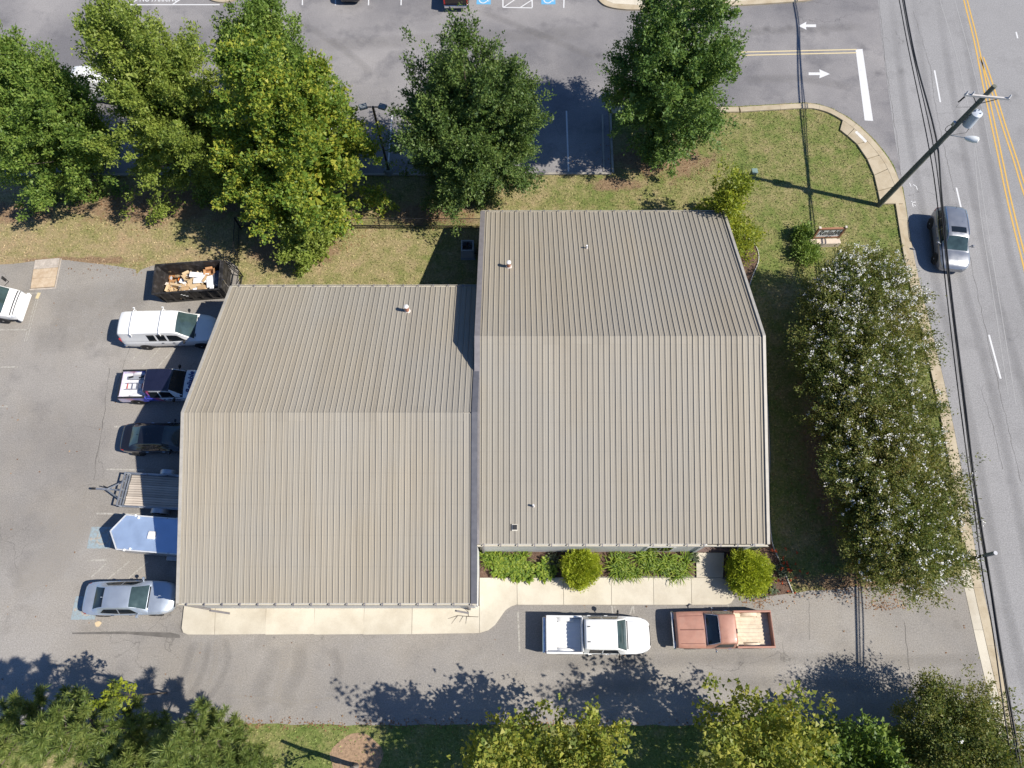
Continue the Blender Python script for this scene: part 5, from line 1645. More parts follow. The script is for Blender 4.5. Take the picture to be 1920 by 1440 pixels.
# ---------------------------------------------------------------- fence, unit, sign, box
def chain_fence(name, label, pts, h=1.25, bays=None):
    t = thing(name, label, 'fence')
    blk = MATS['black_steel']
    pts = [Vector((p.x, p.y, 0)) for p in pts]
    posts = []
    for a, b in zip(pts[:-1], pts[1:]):
        n = max(1, round((b - a).length / 2.9))
        for k in range(n): posts.append(a.lerp(b, k / n))
    posts.append(pts[-1])
    for p in posts:
        MB().tube(p - Vector((0, 0, .05)), p + Vector((0, 0, h + .06)), .034, .034, 8).build('post', blk, t, 50)
    for z, nm in ((h, 'top_rail'), (h * .30, 'middle_rail')):
        for a, b in zip(pts[:-1], pts[1:]):
            MB().tube(a + Vector((0, 0, z)), b + Vector((0, 0, z)), .024, .024, 8).build(nm, blk, t, 50)
    V, F = [], []
    sp = .11
    for a, b in zip(pts[:-1], pts[1:]):
        d = b - a; L = d.length; d.normalize()
        nrm = Vector((-d.y, d.x, 0)) * .012
        for s0 in np.arange(-h, L, sp):
            for sg in (1, -1):
                sa, sb = max(0, s0), min(L, s0 + h)
                if sb <= sa: continue
                za, zb = sa - s0, sb - s0
                if sg < 0: za, zb = h - za, h - zb
                p, q = a + d * sa + Vector((0, 0, za)) + nrm * sg, a + d * sb + Vector((0, 0, zb)) + nrm * sg
                k = len(V)
                for pt in (p, q):
                    V += [pt + Vector((0, 0, .003)), pt - Vector((0, 0, .003)) + nrm * .3, pt - Vector((0, 0, .003)) - nrm * .3]
                F += [(k, k + 1, k + 4, k + 3), (k + 1, k + 2, k + 5, k + 4), (k + 2, k, k + 3, k + 5)]
    me = np_mesh('wire_mesh', np.array([tuple(v) for v in V]), np.array(F))
    link('wire_mesh', me, blk, t, 'stuff')
    return t
chain_fence('chain_fence', 'black chain link fence across the lawn behind the building', [G(452, 428), G(628, 429), G(714, 429), G(905, 430)])
chain_fence('chain_fence', 'short black chain link fence running down from the trees to the dumpster', [G(452, 430), G(449, 492)])
def fence_gate():
    a, b = G(424, 494), G(456, 519)
    t = thing('fence_gate', 'tall black steel frame gate standing open beside the dumpster', 'gate')
    blk = MATS['black_steel']
    h = 1.5
    for p, q in ((a, b), (b, G(449, 560))):
        for r in (p, q):
            MB().tube(r, r + Vector((0, 0, h)), .035, .035, 8).build('gate_post', blk, t, 50)
        for z in (.15, h * .55, h):
            MB().tube(p + Vector((0, 0, z)), q + Vector((0, 0, z)), .028, .028, 8).build('gate_rail', blk, t, 50)
        MB().tube(p + Vector((0, 0, .15)), q + Vector((0, 0, h * .55)), .02, .02, 8).build('gate_brace', blk, t, 50)
fence_gate()

def ac_unit():
    b = G(878, 476)
    t = thing('condenser_unit', 'grey outdoor condenser unit in the shade behind the building', 'air conditioner', (b.x, b.y, 0))
    blue = M('pale_grey_cabinet', (.34, .36, .38), .45)
    MB().cbox((0, 0, .04), (1.0, 1.0, .1), .02).build('pad', M('grey_base_concrete', (.22, .24, .24), .85), t)
    z1 = .95
    for x, y, dx, dy in ((-.4, 0, .05, .82), (.4, 0, .05, .82), (0, -.4, .75, .05), (0, .4, .75, .05)):
        MB().box((x, y, .09 + z1 / 2), (dx, dy, z1 - .06)).build('louvred_side', blue, t)
    rows = MB()
    for s in (-1, 1):
        rows.box((s * .38, 0, z1 + .07), (.09, .86, .06)); rows.box((0, s * .38, z1 + .07), (.67, .09, .06))
    rows.build('top_rim', blue, t)
    g = MB()
    for r in (.08, .16, .24, .32):
        g.path([(r * math.cos(a), r * math.sin(a), z1 + .08) for a in np.linspace(0, 2 * math.pi, 25)], .007, 5)
    g.build('fan_grille', MATS['black_steel'], t)
    f = MB().lathe((0, 0, z1 - .1), [(.06, 0), (.07, .06), (.04, .1)], 12)
    for k in range(4):
        a = k * math.pi / 2
        f.box((.19 * math.cos(a), .19 * math.sin(a), z1 - .05), (.27, .13, .012), a, 0, R(20))
    f.build('fan', MATS['black_steel'], t)
    MB().path([(.4, -.2, .4), (.7, -.2, .4), (.95, -.1, .5)], .035, 8).build('refrigerant_line', MATS['black_steel'], t)
ac_unit()

def sign():
    l, r = G(1537, 427, 1.72), G(1588, 425, 1.72)
    x0, x1 = l.x + .02, r.x - .05
    y = (l.y + r.y) / 2 - .02
    t = thing('shop_sign', 'wood framed white sign reading Reliable on a pale base', 'sign', ((x0 + x1) / 2, y, 0), R(2))
    W = x1 - x0
    wood = wood_mat('orange_sign_timber', (.22, .095, .05), (.38, .19, .11))
    tilt = 0
    for s in (-1, 1):
        p = MB().cbox((s * W / 2, 0, .86), (.13, .13, 1.72), .01).build('sign_post', wood, t)
        MB().cbox((s * W / 2, 0, 1.75), (.17, .17, .06), .015).build('post_cap', M('pale_post_cap', (.62, .54, .45), .6), p)
    MB().box((0, -.01, 1.60), (W - .13, .11, .13)).build('frame_rail', wood, t)
    MB().box((0, -.01, .62), (W - .13, .11, .13)).build('frame_rail', wood, t)
    pn = MB().box((0, 0, 1.11), (W - .13, .06, .85)).build('sign_panel', M('white_sign_face', (.74, .75, .76), .4, 0, .02), t)
    lettering('Reliable', .60, M('black_sign_lettering', (.015, .017, .03), .4), pn, (0, -.034, 1.12), (R(90), 0, 0), scale=(.85, 1.25, 1), shear=.4, offset=.014)
    b = MB().cbox((-.05, -.22, .22), (W + .35, .42, .46), .03)
    b.build('sign_base', M('pale_stone_base', (.60, .50, .40), .8, 0, .1, 8), t)
sign()
q = G(1409, 333)
gb = thing('utility_box', 'small green utility pedestal on the lawn near the pole shadow', 'utility box', (q.x, q.y, 0), R(4))
MB().cbox((0, 0, .36), (.36, .36, .72), .03).build('cabinet', M('green_enamel', (.075, .12, .10), .45), gb)
MB().cbox((0, 0, .745), (.42, .42, .06), .02).build('lid', M('pale_green_lid', (.20, .28, .25), .45), gb)
MB().box((0, 0, .02), (.48, .48, .06)).build('plinth', M('grey_base_concrete', (.22, .24, .24), .85), gb)

# ---------------------------------------------------------------- foliage
def leaf_quads(rng, P, D, size, aspect=.55, up=.5, spread=1.0, fold=.18):
    """diamond leaves at P pointing roughly along D"""
    n = len(P)
    d = D + rng.normal(0, spread, (n, 3)); d /= np.linalg.norm(d, axis=1, keepdims=True) + 1e-9
    a = rng.normal(0, 1, (n, 3)); a[:, 2] += up * 2.2
    w = np.cross(d, a); w /= np.linalg.norm(w, axis=1, keepdims=True) + 1e-9
    nn = np.cross(w, d)
    L = size * rng.uniform(.5, 1.45, (n, 1)); Wd = L * aspect * .5
    v0 = P; v1 = P + d * L * .5 + w * Wd + nn * Wd * fold; v2 = P + d * L; v3 = P + d * L * .5 - w * Wd + nn * Wd * fold
    V = np.stack([v0, v1, v2, v3], 1).reshape(-1, 3)
    i = np.arange(n, dtype=np.int32)[:, None] * 4
    F = np.concatenate([i, i + 1, i + 2, i + 3], 1)
    return V, F

def leaf_tris(rng, P, D, size, aspect=.55, up=.5, spread=1.0):
    n = len(P)
    d = D + rng.normal(0, spread, (n, 3)); d /= np.linalg.norm(d, axis=1, keepdims=True) + 1e-9
    a = rng.normal(0, 1, (n, 3)); a[:, 2] += up * 2.2
    w = np.cross(d, a); w /= np.linalg.norm(w, axis=1, keepdims=True) + 1e-9
    L = size * rng.uniform(.5, 1.5, (n, 1)); Wd = L * aspect * .62
    V = np.stack([P + w * Wd + d * L * .22, P - w * Wd + d * L * .22 * rng.uniform(-.6, 1.6, (n, 1)), P + d * L], 1).reshape(-1, 3)
    F = np.arange(n * 3, dtype=np.int32).reshape(-1, 3)
    return V, F

PROFILES = {
    'oval': lambda t: np.clip(np.sin(np.pi * np.clip(t, 0, 1) ** .80), 0, 1) ** .62,
    'cone': lambda t: np.clip((1 - t) ** .62 * np.minimum(1, (t + .03) * 7) * 1.02, 0, 1),
    'egg': lambda t: np.clip(np.sin(np.pi * np.clip(t, 0, 1) ** .62), 0, 1) ** .6,
    'vase': lambda t: np.clip(np.sin(np.pi * np.clip(t, 0, 1) ** 1.35), 0, 1) ** .55,
    'ball': lambda t: np.sqrt(np.clip(1 - (2 * t - 1) ** 2, 0, 1)),
}
def clump_centres(rng, prof, Rr, z0, z1, n, lump=.22, inner=.3):
    f = PROFILES[prof]
    lob = rng.normal(0, 1, (16, 3)); lob /= np.linalg.norm(lob, axis=1, keepdims=True)
    amp = rng.uniform(-1, 1, 16)
    out = []
    while len(out) < n:
        t = rng.uniform(0, 1); w = float(f(np.array(t)))
        if rng.uniform() > w ** 1.2 + .06: continue
        a = rng.uniform(0, 2 * math.pi)
        rho = math.sqrt(rng.uniform(inner ** 2, 1))
        dv = np.array([math.cos(a) * w, math.sin(a) * w, (t - .5) * 1.6]); dv /= np.linalg.norm(dv) + 1e-9
        k = 1 + lump * float(np.sum(amp * np.maximum(0, lob @ dv) ** 7)) * 1.4
        k = min(max(k, .62), 1.32)
        out.append((Rr * w * rho * k * math.cos(a), Rr * w * rho * k * math.sin(a), z0 + (z1 - z0) * (.5 + (t - .5) * (1 + (k - 1) * .7)), rho))
    return np.array(out)

def crown_mesh(rng, cl, zc, leaves, size, rc, aspect, spread=.8, stretch=1.0, flat=.75):
    cen = cl[:, :3]
    n = len(cen)
    outd = cen - np.array([0, 0, zc]); outd /= np.linalg.norm(outd, axis=1, keepdims=True) + 1e-9
    outd[:, 2] += .35; outd /= np.linalg.norm(outd, axis=1, keepdims=True)
    rcs = rc * rng.uniform(.6, 1.35, n)
    idx = np.repeat(np.arange(n), leaves)
    m = len(idx)
    q = rng.normal(0, .5, (m, 3)); q[:, 2] *= flat
    off = q * rcs[idx][:, None] + outd[idx] * (rng.uniform(-.5, 1.0, (m, 1)) * rcs[idx][:, None] * stretch)
    P = cen[idx] + off
    D = outd[idx] * .6 + off / (np.linalg.norm(off, axis=1, keepdims=True) + 1e-9) * .7
    return leaf_tris(rng, P, D, size, aspect, .8, spread)

def limbs(rng, t, cl, h, r0, zfork, n, mat, lean=(0, 0)):
    mb = MB().path([(0, 0, -.15), (lean[0] * .2, lean[1] * .2, zfork * .5), (lean[0] * .4, lean[1] * .4, zfork), (lean[0] * .8, lean[1] * .8, h * .6), (lean[0], lean[1], h * .92)], [r0 * 1.25, r0, r0 * .85, r0 * .5, r0 * .12], 9)
    mb.build('trunk', mat, t, 60)
    pick = rng.choice(len(cl), min(n, len(cl)), replace=False)
    for k in pick:
        e = cl[k, :3] * .93
        zs = min(max(zfork * .8, e[2] * .55), h * .8)
        s = np.array([lean[0] * zs / h, lean[1] * zs / h, zs])
        m1 = s + (e - s) * .45 + np.array([0, 0, -.06 * np.linalg.norm(e - s)])
        MB().path([s, m1, e], [r0 * .34, r0 * .22, r0 * .06], 6).build('limb', mat, t, 60)

def tree(name, label, base, h, Rr, mat, seed, prof='oval', z0=.6, clumps=520, leaves=46, size=.19, rc=.62, aspect=.5, bark='bark', lump=.25, r0=None, group=None, n_limbs=14, cat='tree', spread=.8, stretch=1.1, flat=.75, inner=.3, lean=(0, 0), sub=1, bough=1.0, core=0):
    rng = np.random.default_rng(seed)
    t = thing(name, label, cat, (base[0], base[1], 0), 0, group)
    cl = clump_centres(rng, prof, Rr, z0, h, clumps, lump, inner)
    if sub > 1:
        out = cl[:, :3] - np.array([0, 0, h * .4]); out /= np.linalg.norm(out, axis=1, keepdims=True)
        idx = np.repeat(np.arange(len(cl)), sub)
        q = rng.normal(0, 1, (len(idx), 3)) * np.array([1, 1, .62])
        br = bough * rng.uniform(.7, 1.3, len(cl))
        big = cl
        cl = np.concatenate([cl[idx, :3] + q * .52 * br[idx][:, None] + out[idx] * (rng.uniform(-.6, .7, (len(idx), 1)) * br[idx][:, None]), cl[idx, 3:4]], 1)
        cl[:, 2] = np.maximum(cl[:, 2], .25)
    cl[:, 0] += lean[0] * cl[:, 2] / h; cl[:, 1] += lean[1] * cl[:, 2] / h
    limbs(rng, t, cl, h, r0 or h * .017, max(z0, h * .16), n_limbs, MATS[bark], lean)
    V, F = crown_mesh(rng, cl, h * .42, leaves, size, rc, aspect, spread, stretch, flat)
    if core:
        # shaded inner foliage that closes the crown
        src = big if sub > 1 else cl
        k = src[rng.integers(len(src), size=core), :3]
        P = (k - np.array([0, 0, h * .42])) * rng.uniform(.35, .9, (core, 1)) + np.array([0, 0, h * .42]) + rng.normal(0, .3, (core, 3))
        V2, F2 = leaf_tris(rng, P, rng.normal(0, 1, (core, 3)), size * 2.4, .8, .9, .5)
        F = np.concatenate([F, F2 + len(V)]); V = np.concatenate([V, V2])
    V[:, 2] = np.maximum(V[:, 2], .03)
    link('crown', np_mesh('crown', V, F), MATS[mat], t, 'stuff')
    return t, cl, rng

def at_crown(px_, py_, hc): 
    p = G(px_, py_, hc); return (p.x, p.y)

grp = 'trees between the lawn and the upper lot'
K = dict(group=grp, sub=11, core=6000)
tree('oak_tree', 'broad green tree at the far left edge of the upper row', at_crown(82, 235, 6.2), 12.4, 4.3, 'leaf_oak', 11, 'oval', .5, 104, 92, .155, .34, .62, bough=1.0, **K)
tree('oak_tree', 'tall yellowish green tree second from the left in the upper row', at_crown(312, 212, 6.4), 13.2, 3.7, 'leaf_light', 12, 'egg', .6, 98, 92, .15, .32, .62, bough=.95, stretch=1.5, **K)
tree('oak_tree', 'darker green tree behind the yellow leaved one in the upper row', at_crown(515, 125, 5.2), 9.8, 3.0, 'leaf_oak', 13, 'oval', .6, 66, 92, .15, .32, .62, bough=.9, stretch=1.5, **K)
tree('maple_tree', 'large tree turning yellow in front of the upper row', at_crown(545, 278, 6.0), 11.6, 4.2, 'leaf_maple', 14, 'egg', .5, 98, 88, .165, .36, .8, bough=1.0, lump=.3, **K)
tree('oak_tree', 'dense dark green pointed tree behind the right roof', at_crown(880, 250, 5.4), 12.8, 4.0, 'leaf_dark', 15, 'egg', .4, 114, 96, .15, .32, .55, bough=.85, stretch=1.9, **K)
tree('oak_tree', 'round dark green tree over the stalls beside the drive', at_crown(1262, 142, 6.6), 12.4, 3.75, 'leaf_dark2', 16, 'oval', .8, 106, 92, .155, .32, .6, bough=.9, stretch=1.6, **K)
tree('young_tree', 'bright green young tree hanging over the fenced lawn', at_crown(575, 440, 2.4), 5.0, 1.4, 'leaf_light', 17, 'egg', .3, 30, 70, .15, .30, .65, n_limbs=8, sub=8, bough=.45, core=600)

# corner tree at the building's back corner
tree('yellow_tree', 'small yellow green tree touching the back corner of the right roof', at_crown(1362, 385, 2.6), 4.9, 1.2, 'leaf_yellow', 21, 'egg', .2, 34, 44, .17, .36, .55, n_limbs=8, sub=8, bough=.5)
tree('yellow_shrub', 'low yellow green shrub in the bed at the back corner of the building', at_crown(1392, 452, 1.0), 2.0, 1.15, 'leaf_yellow', 22, 'egg', .1, 80, 40, .15, .36, .5, n_limbs=6, cat='shrub')

# crape myrtles along the road
def crape(label, px_, py_, hc, h, Rr, seed, flowers, group='white flowered trees along the road'):
    t, cl, rng = tree('crape_myrtle', label, at_crown(px_, py_, hc), h, Rr, 'leaf_crape', seed, 'vase', .9, 300, 62, .12, .30, .46, 'smooth_bark', .06, .06, group, 16, spread=.9, stretch=2.0, inner=.15, sub=4, bough=.55, core=1200)
    up = cl[(cl[:, 2] > h * .5) & (cl[:, 3] > .35) & (np.hypot(cl[:, 0], cl[:, 1]) < Rr * .98)]
    pick = up[rng.choice(len(up), min(len(up), flowers), replace=flowers > len(up))]
    c = pick[:, :3] * np.array([1.08, 1.08, 1.05]) + np.clip(rng.normal(0, .16, (len(pick), 3)), -.3, .3) + np.array([0, 0, .36])
    k = 10
    idx = np.repeat(np.arange(len(c)), k)
    q = rng.normal(0, 1, (len(idx), 3)) * np.array([.06, .06, .08])
    V, F = leaf_quads(rng, c[idx] + q, rng.normal(0, 1, (len(idx), 3)), .075, .9, 1.0, 1.0)
    link('blossom_clusters', np_mesh('blossom_clusters', V, F), MATS['petal'], t, 'stuff')
    # several stems from the ground
    for a in np.linspace(0, 2 * math.pi, 6, endpoint=False):
        e = np.array([math.cos(a) * Rr * .55, math.sin(a) * Rr * .55, h * .55])
        MB().path([(math.cos(a) * .12, math.sin(a) * .12, -.1), e * .4 + np.array([0, 0, h * .12]), e], [.055, .045, .018], 6).build('stem', MATS['smooth_bark'], t, 60)
crape('white flowered crape myrtle nearest the shop sign, thick with blossom', 1612, 566, 3.5, 5.4, 3.15, 31, 1500)
crape('second crape myrtle from the shop sign along the road', 1612, 660, 3.4, 5.2, 3.5, 32, 420)
crape('middle crape myrtle of the row along the road', 1638, 775, 3.4, 5.2, 3.5, 33, 230)
crape('second crape myrtle from the drive along the road', 1666, 890, 3.4, 5.2, 3.5, 34, 250)
crape('crape myrtle beside the drive at the end of the row', 1694, 1000, 3.3, 5.0, 3.3, 35, 270)
crape('sparse crape myrtle at the bottom right corner', 1800, 1400, 3.0, 5.0, 2.8, 36, 30, None)

# bottom edge
gb_ = 'trees along the bottom edge'
KB = dict(group=gb_, sub=5, bough=.9, lump=.4, inner=.35)
tree('maple_tree', 'golden green maple at the bottom edge left of the other golden ones', at_crown(955, 1470, 5.8), 7.8, 1.9, 'leaf_maple2', 41, 'oval', 3.0, 40, 42, .18, .40, .8, **KB)
tree('maple_tree', 'golden green maple at the bottom edge below the white pickup', at_crown(1112, 1464, 5.8), 8.0, 2.0, 'leaf_maple2', 45, 'oval', 3.0, 42, 42, .18, .40, .8, **KB)
tree('maple_tree', 'broad golden green maple at the bottom edge below the copper pickup', at_crown(1436, 1444, 5.5), 8.0, 2.7, 'leaf_maple2', 42, 'oval', 2.6, 56, 46, .18, .40, .8, **KB)
tree('maple_tree', 'dark green tree at the bottom edge beside the corner crape myrtle', at_crown(1630, 1450, 2.6), 4.6, 2.2, 'leaf_oak', 43, 'oval', .6, 40, 40, .20, .4, .6, group=gb_, sub=7, bough=.6)
tree('sapling', 'bright yellow green sapling among the pines at the bottom left', at_crown(208, 1308, 5.6), 6.6, .75, 'leaf_yellow', 44, 'egg', 4.2, 24, 14, .16, .26, .85, n_limbs=16, lump=.4, r0=.04)

def pine(label, base, h, Rr, seed, z0, nb=420):
    rng = np.random.default_rng(seed)
    t = thing('pine_tree', label, 'tree', (base[0], base[1], 0), 0, 'pines at the bottom left')
    MB().path([(0, 0, -.15), (0, 0, h * .5), (.1, 0, h * .95)], [.19, .14, .03], 10).build('trunk', MATS['bark'], t, 60)
    # whorled boughs
    tips = []
    nbough = 40
    for k in range(nbough):
        z = z0 + (h - z0) * (k / nbough) ** .9
        rr = Rr * (1 - ((z - z0) / (h - z0 + .01)) ** 1.6 * .85) * rng.uniform(.7, 1.1)
        a = k * 2.4 + rng.uniform(-.3, .3)
        e = np.array([math.cos(a) * rr, math.sin(a) * rr, z + rr * .35])
        MB().path([(0, 0, z), (e[0] * .5, e[1] * .5, z + rr * .1), tuple(e)], [.05, .035, .012], 5).build('bough', MATS['bark'], t, 60)
        m = max(3, int(nb / nbough * (rr / Rr + .25)))
        for _ in range(m):
            s = rng.uniform(.35, 1.05)
            tips.append(np.array([e[0] * s, e[1] * s, z + rr * .35 * s * s]) + rng.normal(0, .13, 3) * np.array([1, 1, .6]))
    for _ in range(12): tips.append(np.array([0, 0, h]) + rng.normal(0, .25, 3))
    c = np.array(tips)
    per = 95
    idx = np.repeat(np.arange(len(c)), per)
    d = rng.normal(0, 1, (len(idx), 3)); d[:, 2] = d[:, 2] * .75 + .55
    V, F = leaf_quads(rng, c[idx] + rng.normal(0, .03, (len(idx), 3)), d, .27, .09, .6, .15, 0)
    link('needles', np_mesh('needles', V, F), MATS['needle'], t, 'stuff')
pine('pine cut by the left edge at the bottom', at_crown(12, 1385, 6.0), 8.6, 2.2, 51, 2.6)
pine('pine nearest the bottom left corner with a bright top', at_crown(150, 1370, 6.5), 9.6, 2.4, 52, 2.6)
pine('tall pine at the bottom left beside the open lawn', at_crown(360, 1400, 6.0), 8.8, 2.1, 53, 2.4)
pine('lower pine between its two taller neighbours at the bottom left', at_crown(262, 1450, 4.0), 6.4, 1.8, 54, 1.6, 380)
pine('small pine beside the bare topped tree at the bottom', at_crown(445, 1452, 3.5), 5.4, 1.2, 55, 1.2, 260)

# topped bare tree
def bare_tree():
    b = G(668, 1436)
    t = thing('bare_tree', 'topped bare tree with a few twigs on the pine straw ring', 'tree', (b.x, b.y, 0))
    MB().path([(0, 0, -.1), (.05, -.02, 1.2), (0, .05, 2.4)], [.16, .14, .12], 10).build('trunk', M('pale_dead_bark', (.30, .27, .24), .9, 0, .3, 9), t, 60)
    rnd = random.Random(9)
    for e, r in (((-.35, .25, 4.0), .10), ((-.3, -.5, 3.4), .05), ((.45, -.2, 3.3), .045)):
        MB().path([(0, .05, 2.3), (e[0] * .4, e[1] * .4, 2.3 + (e[2] - 2.3) * .5), e], [r, r * .95, r * .8 if e[2] > 3.9 else r * .2], 8).build('limb', MATS['bark'], t, 60)
        for k in range(6):
            s = rnd.uniform(.4, 1)
            p = Vector((e[0] * s, e[1] * s, 2.3 + (e[2] - 2.3) * s))
            MB().path([p, p + Vector((rnd.uniform(-.5, .5), rnd.uniform(-.5, .5), rnd.uniform(.1, .6)))], [.015, .004], 5).build('twig', M('pale_dead_bark', (.30, .27, .24), .9, 0, .3, 9), t)
    rng = np.random.default_rng(61)
    c = np.concatenate([rng.normal((-.5, -.55, 3.3), .22, (90, 3)), rng.normal((.5, -.25, 3.2), .14, (30, 3))])
    V, F = leaf_quads(rng, c, rng.normal(0, 1, c.shape), .16, .7)
    link('leaf_tuft', np_mesh('leaf_tuft', V, F), MATS['leaf_light'], t, 'stuff')
bare_tree()

# shrubs and perennials in front of the shop ------------------------------------------------
def ball_bush(label, px_, py_, Rr, h, seed, mat):
    rng = np.random.default_rng(seed)
    b = G(px_, py_, h * .55)
    t = thing('round_bush', label, 'bush', (b.x, b.y, 0))
    cl = clump_centres(rng, 'ball', Rr * .9, .12, h * .95, 520, .11, .15)
    V, F = crown_mesh(rng, cl, h * .45, 46, .10, .16, .45, .35, 1.1, 1.0)
    V[:, 2] = np.maximum(V[:, 2], .03)
    link('crown', np_mesh('crown', V, F), MATS[mat], t, 'stuff')
    for k in range(7):
        e = cl[rng.integers(len(cl)), :3] * .8
        MB().path([(0, 0, 0), e * .5, e], [.04, .03, .01], 5).build('stem', MATS['bark'], t)
ball_bush('round clipped golden bush in the middle of the front bed', 1090, 1066, 1.08, 1.5, 71, 'leaf_arbor')
ball_bush('larger round golden bush at the corner of the front walk', 1402, 1072, 1.32, 1.8, 72, 'leaf_arbor')

def strap_plant(name, label, cx, cy, rx, ry, n, ln, mat, seed, h=.3, cat='plant', wd=.045):
    rng = np.random.default_rng(seed)
    b = G(cx, cy)
    t = thing(name, label, cat, (b.x, b.y, 0), 0)
    V, F = [], []
    m = 0
    cen = []
    while len(cen) < n:
        x, y = rng.uniform(-1, 1, 2)
        if x * x + y * y < 1: cen.append((x * rx, y * ry))
    nt_ = max(5, n // 14)
    tuft = np.array(cen[:nt_])
    for k in range(n):
        c = tuft[rng.integers(nt_)] + rng.normal(0, .05, 2)
        a = rng.uniform(0, 2 * math.pi); L = ln * rng.uniform(.6, 1.2); w = wd * rng.uniform(.7, 1.2)
        dx, dy = math.cos(a), math.sin(a)
        sx, sy = -dy * w / 2, dx * w / 2
        hh = h * rng.uniform(.7, 1.25)
        for s, z, ww in ((0, .0, .7), (.35, hh * .8, 1), (.75, hh * .95, .8), (1.0, hh * .6, .1)):
            V += [(c[0] + dx * L * s + sx * ww, c[1] + dy * L * s + sy * ww, z + .03), (c[0] + dx * L * s - sx * ww, c[1] + dy * L * s - sy * ww, z + .03)]
        for q in range(3):
            i = m + q * 2
            F.append((i, i + 1, i + 3, i + 2))
        m += 8
    link('leaf_clump', np_mesh('leaf_clump', np.array(V), np.array(F)), MATS[mat], t, 'stuff')
    # a base tuft of stems
    MB().lathe((0, 0, 0), [(rx * .5, 0), (rx * .35, .08), (.02, .1)], 10).build('crown_base', MATS['mulch'], t)
    return t
strap_plant('daylily_clump', 'bright green strap leaved clump at the wall near the left end of the front bed', 945, 1048, 1.3, .6, 480, .55, 'leaf_bright', 81)
strap_plant('leafy_clump', 'broad leaved bright clump spilling on the walk at the left of the front bed', 968, 1070, 1.3, .55, 420, .38, 'leaf_bright', 82, .3, 'plant', .11)
strap_plant('leafy_clump', 'small broad leaved clump beside the middle round bush', 1022, 1066, .55, .5, 240, .34, 'leaf_bright', 83, .3, 'plant', .11)
strap_plant('daylily_clump', 'wide grassy daylily clump right of the middle round bush', 1188, 1061, 1.55, .7, 640, .62, 'leaf_bright', 84, .36)
strap_plant('daylily_clump', 'grassy daylily clump beside the entry walk', 1264, 1061, .8, .7, 340, .62, 'leaf_bright', 85, .36)
strap_plant('sage_plant', 'small grey green plant at the entry walk corner', 1302, 1045, .35, .28, 80, .22, 'leaf_sage', 86, .25, 'plant', .05)
strap_plant('flower_plant', 'red flowered plant beside the pale edging', 1463, 1066, .45, .6, 110, .24, 'leaf_sage', 87, .25, 'plant', .05)
strap_plant('dry_plant', 'dark dry plant between the clumps left of the middle round bush', 1040, 1048, .4, .4, 90, .3, 'leaf_sage', 88, .3, 'plant', .04)
rng = np.random.default_rng(90)
for (x, y, n, r) in ((1465, 1062, 26, .5),):
    b = G(x, y)
    c = rng.normal(0, 1, (n, 3)) * np.array([r, r * 1.2, .05]) + np.array([b.x, b.y, .38])
    idx = np.repeat(np.arange(n), 8)
    V, F = leaf_quads(rng, c[idx] + rng.normal(0, .02, (len(idx), 3)), rng.normal(0, 1, (len(idx), 3)), .09, .8)
    fl = link('red_flowers', np_mesh('red_flowers', V, F), MATS['petal_red'], None, 'stuff')
    tag(fl, 'scattered red flower heads at the corner of the front bed', 'flowers')
# shrubs round the sign
for l_, x, y, r, h, sd in (('dark green shrub left of the shop sign', 1504, 438, .45, .8, 91), ('green shrub in front of the shop sign base', 1512, 474, .7, .8, 92)):
    tree('sign_shrub', l_, at_crown(x, y, h * .5), h, r, 'leaf_oak', sd, 'egg', .08, 90, 40, .13, .3, .5, n_limbs=5, cat='shrub', r0=.03)
strap_plant('ornamental_grass', 'dry ornamental grass fringe below the larger round bush', 1420, 1108, .9, .3, 160, .3, 'leaf_sage', 93, .2)

# ---------------------------------------------------------------- grass, litter, small things
def inside(poly, X, Y):
    c = np.zeros(len(X), bool)
    n = len(poly)
    for i in range(n):
        x1, y1 = poly[i][0], poly[i][1]; x2, y2 = poly[(i + 1) % n][0], poly[(i + 1) % n][1]
        cond = ((y1 > Y) != (y2 > Y))
        with np.errstate(divide='ignore', invalid='ignore'):
            xi = (x2 - x1) * (Y - y1) / (y2 - y1) + x1
        c ^= cond & (X < xi)
    return c

